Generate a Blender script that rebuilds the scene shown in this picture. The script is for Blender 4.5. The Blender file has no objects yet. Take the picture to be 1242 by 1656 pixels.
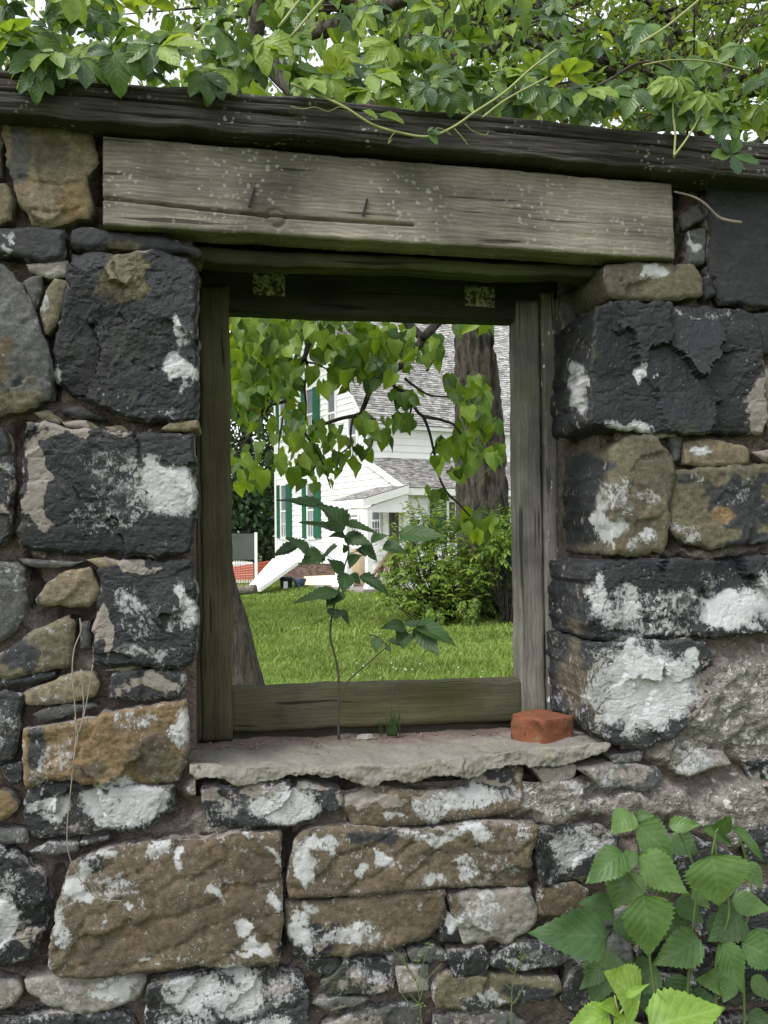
import bpy, math, random
import numpy as np
from mathutils import Vector, Matrix

sc = bpy.context.scene
C = sc.collection
R = math.radians
rng = np.random.default_rng(11)
random.seed(11)

# ------------------------------------------------------------------ camera
F, CX, CY, W_PX, H_PX = 1500.0, 621.0, 828.0, 1242.0, 1656.0
CAM = np.array([0.0, -1.9, 1.5])
YAW, PITCH, ROLL = R(9.0), math.atan(40 / 1500), R(0.72)
fw = np.array([math.sin(YAW) * math.cos(PITCH), math.cos(YAW) * math.cos(PITCH), math.sin(PITCH)])
r0 = np.array([math.cos(YAW), -math.sin(YAW), 0.0])
u0 = np.cross(r0, fw)
rt = r0 * math.cos(ROLL) - u0 * math.sin(ROLL)
up = u0 * math.cos(ROLL) + r0 * math.sin(ROLL)
cam = bpy.data.cameras.new('camera')
cam.sensor_fit = 'VERTICAL'; cam.sensor_height = 36.0; cam.sensor_width = 27.0
cam.lens = 36.0 * F / H_PX
cam.clip_start = 0.05; cam.clip_end = 2000
camo = bpy.data.objects.new('camera', cam); C.objects.link(camo)
camo.matrix_world = Matrix([[rt[0], up[0], -fw[0], CAM[0]], [rt[1], up[1], -fw[1], CAM[1]], [rt[2], up[2], -fw[2], CAM[2]], [0, 0, 0, 1]])
sc.camera = camo

# ------------------------------------------------------------------ light
SUN_DIR = np.array([-0.62, -0.42, 1.0]); SUN_DIR /= np.linalg.norm(SUN_DIR)
world = bpy.data.worlds.new('World'); sc.world = world; world.use_nodes = True
wn = world.node_tree; wn.nodes.clear()
sky = wn.nodes.new('ShaderNodeTexSky'); sky.sky_type = 'NISHITA'; sky.sun_disc = False
sky.sun_elevation = math.asin(SUN_DIR[2]); sky.sun_rotation = math.atan2(SUN_DIR[0], SUN_DIR[1])
sky.air_density = 1.6; sky.dust_density = 1.5; sky.ozone_density = 1.0
hs = wn.nodes.new('ShaderNodeHueSaturation'); hs.inputs['Saturation'].default_value = 0.22
bg = wn.nodes.new('ShaderNodeBackground'); bg.inputs['Strength'].default_value = 0.15
wo = wn.nodes.new('ShaderNodeOutputWorld')
wn.links.new(sky.outputs[0], hs.inputs['Color']); wn.links.new(hs.outputs[0], bg.inputs['Color']); wn.links.new(bg.outputs[0], wo.inputs[0])
sun = bpy.data.lights.new('sun', 'SUN'); sun.energy = 1.5; sun.angle = R(22); sun.color = (1.0, 0.97, 0.92)
suno = bpy.data.objects.new('sun', sun); C.objects.link(suno)
suno.rotation_euler = Vector((-SUN_DIR[0], -SUN_DIR[1], -SUN_DIR[2])).to_track_quat('-Z', 'Y').to_euler()
suno.location = (-8, -6, 14)
sc.view_settings.view_transform = 'Standard'; sc.view_settings.look = 'None'
sc.view_settings.gamma = 1.0; sc.view_settings.use_curve_mapping = False
sc.view_settings.exposure = 1.2
sc.cycles.max_bounces = 8; sc.cycles.transparent_max_bounces = 8

# ------------------------------------------------------------------ projection helpers
def ray(px, py):
    px = np.asarray(px, float); py = np.asarray(py, float)
    return fw + rt * ((px - CX) / F)[..., None] + up * ((CY - py) / F)[..., None]
def at(px, py, Y):                     # the point that pixel shows on the vertical plane y = Y
    d = ray(px, py); t = (np.asarray(Y, float) - CAM[1]) / d[..., 1]
    return CAM + d * t[..., None]
def dep(px, py, d):                    # the point that pixel shows at depth d
    return CAM + ray(px, py) * np.asarray(d, float)[..., None]
def topx(P):
    q = np.asarray(P) - CAM; z = q @ fw
    return CX + F * (q @ rt) / z, CY - F * (q @ up) / z
def gnd(px, d):                        # ground point below that pixel column at depth d
    p = dep(px, 868.0, d); return np.array([p[0], p[1], 0.0])

# ------------------------------------------------------------------ numpy noise
def _h(ix, iy, iz, s):
    n = (ix.astype(np.int64) * 374761393 + iy.astype(np.int64) * 668265263 + iz.astype(np.int64) * 2147483647 + s * 974634777) & 0xffffffff
    n = ((n ^ (n >> 13)) * 1274126177) & 0xffffffff
    n = ((n ^ (n >> 16)) * 2246822519) & 0xffffffff
    return ((n ^ (n >> 15)) & 0xffffff) / float(0xffffff)
def vn(p, s=0):
    i = np.floor(p).astype(np.int64); f = p - i; f = f * f * (3 - 2 * f)
    x, y, z = i[..., 0], i[..., 1], i[..., 2]; fx, fy, fz = f[..., 0], f[..., 1], f[..., 2]
    L = lambda a, b, t: a + (b - a) * t
    c = lambda a, b, d: _h(x + a, y + b, z + d, s)
    return L(L(L(c(0, 0, 0), c(1, 0, 0), fx), L(c(0, 1, 0), c(1, 1, 0), fx), fy),
             L(L(c(0, 0, 1), c(1, 0, 1), fx), L(c(0, 1, 1), c(1, 1, 1), fx), fy), fz) * 2 - 1
def fbm(p, s=0, o=4, g=0.5):
    a, r, q = 1.0, 0.0, np.array(p, float)
    for k in range(o):
        r = r + a * vn(q, s + k * 17); q = q * 2.03 + 3.1; a *= g
    return r
def sstep(a, b, x):
    t = np.clip((x - a) / (b - a), 0, 1); return t * t * (3 - 2 * t)

# ------------------------------------------------------------------ object helpers
def new_mesh(name, V, Fq, mat=None, smooth=True, attrs=None):
    me = bpy.data.meshes.new(name)
    V = np.asarray(V, np.float32)
    if isinstance(Fq, np.ndarray):
        k = Fq.shape[1]; n = len(Fq)
        me.vertices.add(len(V)); me.vertices.foreach_set('co', V.ravel())
        me.loops.add(n * k); me.loops.foreach_set('vertex_index', Fq.astype(np.int32).ravel())
        me.polygons.add(n); me.polygons.foreach_set('loop_start', np.arange(0, n * k, k, dtype=np.int32))
        me.polygons.foreach_set('loop_total', np.full(n, k, np.int32))
        me.update(calc_edges=True); me.validate()
    else:
        me.from_pydata([tuple(map(float, v)) for v in V], [], [tuple(int(i) for i in f) for f in Fq]); me.update()
    if smooth and len(me.polygons):
        me.polygons.foreach_set('use_smooth', np.ones(len(me.polygons), bool))
    if attrs:
        for k, v in attrs.items():
            v = np.asarray(v, np.float32)
            if v.ndim == 1:
                a = me.attributes.new(k, 'FLOAT', 'POINT'); a.data.foreach_set('value', v)
            elif v.shape[1] == 4:
                a = me.attributes.new(k, 'FLOAT_COLOR', 'POINT'); a.data.foreach_set('color', v.ravel())
            else:
                a = me.attributes.new(k, 'FLOAT_VECTOR', 'POINT'); a.data.foreach_set('vector', v.ravel())
    if mat: me.materials.append(mat)
    return me
def link(name, me, parent=None, loc=None):
    o = bpy.data.objects.new(name, me); C.objects.link(o)
    if parent: o.parent = parent
    if loc is not None: o.location = loc
    return o
def obj(name, V, Fq, mat, parent=None, smooth=True, attrs=None, kind=None):
    # geometry is given in world space; the object's origin moves to the middle of its base
    V = np.asarray(V, float)
    o_ = np.array([(V[:, 0].min() + V[:, 0].max()) / 2, (V[:, 1].min() + V[:, 1].max()) / 2, V[:, 2].min()])
    pl = np.array(parent.matrix_basis.translation) if parent else np.zeros(3)
    if parent and parent.parent: pl = pl + np.array(parent.parent.matrix_basis.translation)
    o = link(name, new_mesh(name, V - o_, Fq, mat, smooth, attrs), parent, o_ - pl)
    if kind: o['kind'] = kind
    return o
def tag(o, label, cat, group=None):
    o['label'] = label; o['category'] = cat
    if group: o['group'] = group
    return o
def thing(name, label, cat, loc=(0, 0, 0), group=None, rz=0.0):
    o = bpy.data.objects.new(name, None); o.empty_display_size = 0.05; C.objects.link(o); o.location = [float(v) for v in loc]
    o.rotation_euler = (0, 0, rz)
    return tag(o, label, cat, group)
class MB:                              # collects shapes, builds one mesh
    def __init__(s): s.v = []; s.f = []; s.n = 0
    def add(s, V, Fs):
        V = np.asarray(V, float); s.v.append(V); s.f += [tuple(int(i) + s.n for i in f) for f in Fs]; s.n += len(V); return s
    def box(s, x0, x1, y0, y1, z0, z1):
        V = [(x, y, z) for z in (z0, z1) for y in (y0, y1) for x in (x0, x1)]
        return s.add(V, [(0, 2, 3, 1), (4, 5, 7, 6), (0, 1, 5, 4), (2, 6, 7, 3), (0, 4, 6, 2), (1, 3, 7, 5)])
    def hexa(s, P):                    # eight corners, bottom four then top four, same winding
        return s.add(P, [(3, 2, 1, 0), (4, 5, 6, 7), (0, 1, 5, 4), (1, 2, 6, 5), (2, 3, 7, 6), (3, 0, 4, 7)])
    def beam(s, p, q, w, h, upv=(0, 0, 1)):
        p = np.array(p, float); q = np.array(q, float); d = q - p; d /= np.linalg.norm(d)
        x = np.cross(d, upv); x /= np.linalg.norm(x); z = np.cross(x, d)
        P = [b + x * i * w / 2 + z * j * h / 2 for b in (p, q) for i, j in ((-1, -1), (1, -1), (1, 1), (-1, 1))]
        return s.hexa(P)
    def tube(s, pts, rad, n=6):
        V, Fs = tube_arr(pts, rad, n); return s.add(V, Fs)
    def get(s): return np.concatenate(s.v), s.f
    def local(s, name, mat, parent, smooth=False, kind=None):     # geometry already local to the parent
        V, Fs = s.get(); o = link(name, new_mesh(name, V, Fs, mat, smooth), parent)
        if kind: o['kind'] = kind
        return o
    def world(s, name, mat, parent=None, smooth=False, kind=None):
        V, Fs = s.get(); return obj(name, V, Fs, mat, parent, smooth, None, kind)
def catmull(P, k=6):
    P = np.asarray(P, float)
    if len(P) < 3: return np.array([P[0] + (P[-1] - P[0]) * t for t in np.linspace(0, 1, k + 1)])
    Q = np.vstack([2 * P[0] - P[1], P, 2 * P[-1] - P[-2]]); out = []
    for i in range(1, len(Q) - 2):
        for t in np.linspace(0, 1, k, endpoint=False):
            a, b, c, d = Q[i - 1], Q[i], Q[i + 1], Q[i + 2]
            out.append(0.5 * (2 * b + (c - a) * t + (2 * a - 5 * b + 4 * c - d) * t * t + (3 * b - a - 3 * c + d) * t ** 3))
    return np.vstack([out, P[-1]])
def tube_arr(pts, rad, n=6, bark=0.0, seed=0):
    P = np.asarray(pts, float); m = len(P); rad = np.broadcast_to(np.asarray(rad, float), (m,)) if np.ndim(rad) else np.full(m, rad)
    T = np.gradient(P, axis=0); T /= np.linalg.norm(T, axis=1)[:, None] + 1e-9
    a = np.array([0.0, 0, 1]) if abs(T[0][2]) < 0.8 else np.array([1.0, 0, 0])
    V = []
    x = np.cross(T[0], a); x /= np.linalg.norm(x)
    for i in range(m):
        x = x - T[i] * (x @ T[i]); x /= np.linalg.norm(x); y = np.cross(T[i], x)
        th = np.arange(n) * 2 * math.pi / n
        r = np.full(n, rad[i])
        V.append(P[i] + (np.cos(th) * r)[:, None] * x + (np.sin(th) * r)[:, None] * y)
    V = np.concatenate(V)
    if bark:
        ctr = np.repeat(P, n, axis=0); d = V - ctr; dn = d / (np.linalg.norm(d, axis=1)[:, None] + 1e-9)
        ang = np.tile(np.arange(n) * 2 * math.pi / n, m); L = np.repeat(np.arange(m) * np.linalg.norm(P[-1] - P[0]) / m, n)
        q = np.stack([np.cos(ang) * 5, np.sin(ang) * 5, L * 2.2], 1)
        rid = 1 - np.abs(fbm(q, seed, 3)) * 2
        V = V + dn * (rid * bark)[:, None]
    Fs = [(i * n + j, i * n + (j + 1) % n, (i + 1) * n + (j + 1) % n, (i + 1) * n + j) for i in range(m - 1) for j in range(n)]
    Fs.append(tuple(range(n))[::-1]); Fs.append(tuple(range((m - 1) * n, m * n)))
    return V, Fs

# ------------------------------------------------------------------ material helpers
class G:
    def __init__(s, name):
        s.m = bpy.data.materials.new(name); s.m.use_nodes = True; s.t = s.m.node_tree; s.t.nodes.clear()
    def n(s, typ, ins=None, **pr):
        nd = s.t.nodes.new(typ)
        for k, v in pr.items(): setattr(nd, k, v)
        for k, v in (ins or {}).items():
            if v is None: continue
            if isinstance(v, bpy.types.NodeSocket): s.t.links.new(v, nd.inputs[k])
            else:
                if isinstance(v, (tuple, list)) and len(v) == 3 and nd.inputs[k].type == 'RGBA': v = (*v, 1)
                nd.inputs[k].default_value = v
        return nd
    def pos(s): return s.n('ShaderNodeNewGeometry').outputs['Position']
    def objc(s): return s.n('ShaderNodeTexCoord').outputs['Object']
    def attr(s, a, o='Fac'): return s.n('ShaderNodeAttribute', attribute_name=a).outputs[o]
    def rnd(s): return s.n('ShaderNodeObjectInfo').outputs['Random']
    def isl(s): return s.n('ShaderNodeNewGeometry').outputs['Random Per Island']
    def scale(s, v, sc_): return s.n('ShaderNodeVectorMath', {0: v, 1: sc_}, operation='MULTIPLY').outputs[0]
    def add(s, v, w): return s.n('ShaderNodeVectorMath', {0: v, 1: w}, operation='ADD').outputs[0]
    def noise(s, v, sc_, d=4, r=0.55, w=0.0): return s.n('ShaderNodeTexNoise', {'Vector': v, 'Scale': sc_, 'Detail': d, 'Roughness': r, 'Distortion': w}).outputs['Fac']
    def voro(s, v, sc_, feat='F1', o='Distance'): return s.n('ShaderNodeTexVoronoi', {'Vector': v, 'Scale': sc_}, feature=feat).outputs[o]
    def m_(s, op, a, b=0.0, c=0.0): return s.n('ShaderNodeMath', {0: a, 1: b, 2: c}, operation=op).outputs[0]
    def ss(s, x, a, b): return s.n('ShaderNodeMapRange', {'Value': x, 'From Min': a, 'From Max': b}, interpolation_type='SMOOTHSTEP').outputs[0]
    def mr(s, x, a, b, c, d): return s.n('ShaderNodeMapRange', {'Value': x, 'From Min': a, 'From Max': b, 'To Min': c, 'To Max': d}).outputs[0]
    def mix(s, f, a, b, blend='MIX'):
        return s.n('ShaderNodeMix', {0: f, 6: a, 7: b}, data_type='RGBA', blend_type=blend).outputs[2]
    def mul(s, c, f):                  # colour times a scalar socket
        return s.n('ShaderNodeVectorMath', {0: c, 'Scale': f}, operation='SCALE').outputs[0]
    def bump(s, h, st=0.5, d=0.01, nrm=None): return s.n('ShaderNodeBump', {'Height': h, 'Strength': st, 'Distance': d, 'Normal': nrm}).outputs[0]
    def bsdf(s, col, rough=0.8, nrm=None, spec=0.3, **k):
        b = s.n('ShaderNodeBsdfPrincipled', {'Base Color': col, 'Roughness': rough, 'Normal': nrm, 'Specular IOR Level': spec, **k}); return b.outputs[0]
    def out(s, sh):
        s.n('ShaderNodeOutputMaterial', {'Surface': sh}); return s.m

def m_stone():
    g = G('wall_stone'); p = g.pos()
    base = g.attr('base', 'Color'); wash = g.attr('wash'); mort = g.attr('mort')
    n1 = g.noise(p, 9, 5, 0.6); n2 = g.noise(p, 80, 7, 0.72); n3 = g.noise(p, 380, 4, 0.65)
    strat = g.noise(g.scale(p, (14, 14, 90)), 1.0, 4, 0.6, 1.2)
    v = g.m_('MULTIPLY', g.mr(n1, .25, .75, .50, 1.2), g.mr(n2, .32, .68, .52, 1.36))
    v = g.m_('MULTIPLY', v, g.mr(n3, .3, .7, .72, 1.26))
    v = g.m_('MULTIPLY', v, g.mr(strat, .3, .7, .84, 1.16))
    c = g.mul(base, v)
    rust = g.ss(g.noise(g.add(p, (5, 3, 1)), 13, 5, 0.6), .56, .72)
    c = g.mix(g.m_('MULTIPLY', rust, .40), c, g.mix(1.0, c, (1.35, 1.0, .75), 'MULTIPLY'))
    moss = g.ss(g.noise(g.add(p, (1, 9, 4)), 7, 5, 0.65), .57, .76)
    c = g.mix(g.m_('MULTIPLY', moss, .4), c, (.075, .085, .035))
    # pale lichen and lime specks
    vd = g.voro(p, 62); vsel = g.noise(p, 11, 3)
    sp = g.m_('MULTIPLY', g.m_('LESS_THAN', g.m_('ADD', vd, g.m_('MULTIPLY', n3, .22)), .27), g.ss(vsel, .52, .66))
    c = g.mix(g.m_('MULTIPLY', sp, .5), c, (.27, .29, .28))
    # mortar smear, then whitewash left in ragged sheets
    mm = g.ss(g.m_('ADD', mort, g.m_('MULTIPLY', g.m_('SUBTRACT', g.m_('ADD', g.m_('MULTIPLY', g.noise(p, 24, 6, .62), .6), g.m_('MULTIPLY', n2, .4)), .5), 1.7)), .47, .57)
    mcol = g.mix(n2, (.12, .10, .09), (.28, .25, .225))
    c = g.mix(g.m_('MULTIPLY', mm, .93), c, mcol)
    nw = g.m_('ADD', g.m_('MULTIPLY', g.noise(g.add(p, (2, 7, 3)), 30, 6, .75, .7), .5), g.m_('MULTIPLY', g.noise(g.scale(p, (1, 1, .7)), 150, 5, .75, .3), .5))
    ww = g.ss(g.m_('ADD', wash, g.m_('MULTIPLY', g.m_('SUBTRACT', nw, .5), 4.0)), .50, .56)
    wcol = g.mix(g.noise(p, 38, 6, .7), (.27, .275, .285), (.50, .505, .515))
    grime = g.ss(g.noise(g.add(p, (3, 3, 8)), 17, 6, .7), .56, .78)
    wcol = g.mix(g.m_('MULTIPLY', grime, .55), wcol, (.24, .215, .18))
    thin = g.ss(g.m_('ADD', g.m_('MULTIPLY', wash, .75), g.m_('MULTIPLY', g.m_('SUBTRACT', g.noise(g.add(p, (6, 1, 2)), 19, 6, .7), .5), 1.5)), .28, .75)
    c = g.mix(g.m_('MULTIPLY', ww, g.mr(thin, 0, 1, .50, .97)), c, wcol)
    film = g.m_('MULTIPLY', g.ss(g.m_('ADD', wash, g.m_('MULTIPLY', g.m_('SUBTRACT', g.noise(p, 60, 6, .75), .5), 2.2)), .42, .72), .22)
    c = g.mix(film, c, (.34, .34, .345))
    h = g.m_('ADD', g.m_('MULTIPLY', n2, .45), g.m_('MULTIPLY', n3, .16))
    h = g.m_('ADD', h, g.m_('MULTIPLY', ww, .09)); h = g.m_('ADD', h, g.m_('MULTIPLY', mm, .10)); h = g.m_('ADD', h, g.m_('MULTIPLY', strat, .10))
    lum = g.n('ShaderNodeRGBToBW', {0: base}).outputs[0]
    ro = g.m_('ADD', g.mr(lum, .015, .06, .46, .86), g.m_('MULTIPLY', g.m_('MAXIMUM', ww, mm), .4))
    return g.out(g.bsdf(c, g.m_('MINIMUM', ro, .92), g.bump(h, 1.0, .008), .32))
def m_mortar():
    g = G('lime_mortar'); p = g.pos(); pr = g.attr('proud'); wash = g.attr('wash')
    n1 = g.noise(p, 14, 5, .6); n2 = g.noise(p, 90, 6, .7); n3 = g.noise(p, 420, 3, .6)
    c = g.mix(n1, (.10, .078, .070), (.225, .178, .162))
    c = g.mix(pr, c, g.mix(g.noise(p, 26, 7, .7), (.105, .098, .089), (.31, .288, .26)))
    c = g.mul(c, g.mr(n2, .3, .7, .6, 1.35))
    gr = g.voro(p, 210); c = g.mix(g.m_('MULTIPLY', g.m_('LESS_THAN', gr, .2), .45), c, (.34, .29, .26))
    nw = g.noise(p, 45, 8, .78, .6)
    ww = g.ss(g.m_('ADD', wash, g.m_('MULTIPLY', g.m_('SUBTRACT', nw, .5), 3.4)), .48, .55)
    c = g.mix(g.m_('MULTIPLY', ww, .9), c, (.5, .49, .48))
    h = g.m_('ADD', g.m_('MULTIPLY', n2, .7), g.m_('MULTIPLY', n3, .3)); h = g.m_('SUBTRACT', h, g.m_('MULTIPLY', g.m_('MINIMUM', g.voro(p, 150), .6), .5))
    c = g.mul(c, g.mr(g.noise(g.add(p, (9, 1, 3)), 35, 6, .75), .3, .7, .55, 1.3))
    return g.out(g.bsdf(c, .95, g.bump(h, 1.0, .011), .15))
def m_wood(name, dark, light, algae=0.3, acol=(.06, .075, .02), flake=0.0, lich=0.0, crackw=1.0):
    g = G(name); gc = g.attr('gc', 'Vector'); p = g.pos()
    st = g.scale(gc, (5, 230, 230)); st2 = g.scale(gc, (16, 800, 800))
    n1 = g.noise(st, 1, 8, .74, .7); n2 = g.noise(st2, 1, 3, .6); n3 = g.noise(p, 6, 5, .6)
    wv = g.n('ShaderNodeTexWave', {'Vector': g.scale(gc, (.55, 1, 1)), 'Scale': 34, 'Distortion': 9, 'Detail': 3, 'Detail Scale': .7}, bands_direction='Y').outputs['Fac']
    c = g.mix(g.m_('MULTIPLY', g.m_('ADD', g.m_('ADD', n1, n2), g.m_('MULTIPLY', wv, .45)), .42), dark, light)
    c = g.mul(c, g.mr(n3, .3, .7, .5, 1.3)); c = g.mul(c, g.mr(g.noise(g.scale(gc, (3, 22, 22)), 1, 5, .65), .3, .7, .6, 1.3))
    al = g.ss(g.m_('ADD', g.noise(g.add(p, (3, 1, 7)), 5, 5, .65), algae - .5), .38, .68)
    c = g.mix(g.m_('MULTIPLY', al, .6), c, g.mul(g.mix(0.0, acol, acol), g.mr(n1, .3, .7, .6, 1.35)))
    crk = g.ss(g.noise(g.scale(gc, (3.2, 60, 60)), 1, 2, .4, .3), .30, .36)
    c = g.mix(crk, g.mul(c, .3), c)
    if lich:
        vd = g.voro(g.add(p, g.scale(g.n('ShaderNodeTexNoise', {'Vector': p, 'Scale': 30.0}).outputs['Color'], (.02, .02, .02))), 70); sel = g.ss(g.noise(g.add(p, (7, 2, 2)), 9, 5, .65), .52 - lich * .12, .66)
        sp = g.m_('MULTIPLY', g.m_('LESS_THAN', g.m_('ADD', vd, g.m_('MULTIPLY', g.noise(p, 240, 3), .3)), .42), sel)
        c = g.mix(g.m_('MULTIPLY', sp, .7), c, (.33, .35, .31))
    if flake:
        fl = g.ss(g.m_('ADD', g.noise(g.scale(gc, (26, 75, 75)), 1, 5, .6), flake - .5), .5, .54)
        c = g.mix(fl, c, (.52, .53, .53))
    h = g.m_('ADD', g.m_('MULTIPLY', n1, .6), g.m_('ADD', g.m_('MULTIPLY', n2, .3), g.m_('MULTIPLY', crk, .6 * crackw)))
    return g.out(g.bsdf(c, .85, g.bump(h, .75, .0035), .25))
def m_leaf(name, c1, c2, vein=(.12, .2, .06), trans=.35, rough=.45, dark=None):
    g = G(name); lu = g.attr('lu'); lv = g.attr('lv'); r = g.m_('FRACT', g.m_('ADD', g.rnd(), g.isl()))
    c = g.mix(r, c1, c2)
    if dark: c = g.mix(g.ss(g.m_('FRACT', g.m_('MULTIPLY', r, 7.31)), .62, .95), c, dark)
    c = g.mul(c, g.mr(g.noise(g.objc(), 4, 5, .65), .3, .7, .72, 1.25))
    c = g.mix(g.m_('MULTIPLY', g.m_('LESS_THAN', g.noise(g.add(g.objc(), g.n('ShaderNodeCombineXYZ', {0: g.m_('MULTIPLY', g.rnd(), 30.0)}).outputs[0]), 7, 4, .6), .30), .5), c, (.10, .075, .03))
    al = g.m_('ABSOLUTE', lu)
    f = g.m_('FRACT', g.m_('SUBTRACT', g.m_('MULTIPLY', lv, 7.0), g.m_('MULTIPLY', al, 2.2)))
    side = g.m_('LESS_THAN', g.m_('ABSOLUTE', g.m_('SUBTRACT', f, .5)), .055)
    mid = g.m_('LESS_THAN', al, .05)
    c = g.mix(g.m_('MULTIPLY', g.m_('MAXIMUM', side, mid), .42), c, vein)
    h = g.m_('SUBTRACT', g.m_('ABSOLUTE', g.m_('SUBTRACT', f, .5)), g.m_('MULTIPLY', mid, .3))
    b = g.bsdf(c, rough, g.bump(h, .26, .004), .4)
    t = g.n('ShaderNodeBsdfTranslucent', {'Color': g.mix(1.0, c, (1.5, 1.35, .55), 'MULTIPLY')}).outputs[0]
    return g.out(g.n('ShaderNodeMixShader', {0: trans, 1: b, 2: t}).outputs[0])
def m_plain(name, col, rough=.7, var=.25, sc_=12, spec=.3, bump=0.0):
    g = G(name); n = g.noise(g.objc(), sc_, 5, .6)
    c = g.mul(g.mix(0.0, col, col), g.mr(n, .25, .75, 1 - var, 1 + var))
    return g.out(g.bsdf(c, rough, g.bump(n, bump, .02) if bump else None, spec))
def m_bark(name, dark, light, sx=16, sz=2.4, moss=0.2):
    g = G(name); p = g.pos()
    n = g.noise(g.scale(p, (sx, sx, sz)), 1, 6, .65, .6); n2 = g.noise(p, 3, 4)
    c = g.mix(g.ss(n, .3, .7), dark, light); c = g.mul(c, g.mr(n2, .3, .7, .7, 1.25))
    c = g.mix(g.m_('MULTIPLY', g.ss(g.noise(g.add(p, (4, 4, 4)), 4, 5, .6), .52, .7), moss), c, (.09, .11, .04))
    return g.out(g.bsdf(c, .92, g.bump(n, 1.0, .05), .15))
# ------------------------------------------------------------------ setting: lawn
M_STONE = m_stone(); M_MORTAR = m_mortar()
COL = dict(K=(.0125, .0138, .017), k=(.022, .0235, .027), G=(.078, .079, .077), O=(.115, .101, .066), T=(.165, .137, .09),
           B=(.098, .077, .051), W=(.165, .115, .06), P=(.19, .155, .14), L=(.25, .235, .215))
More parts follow.
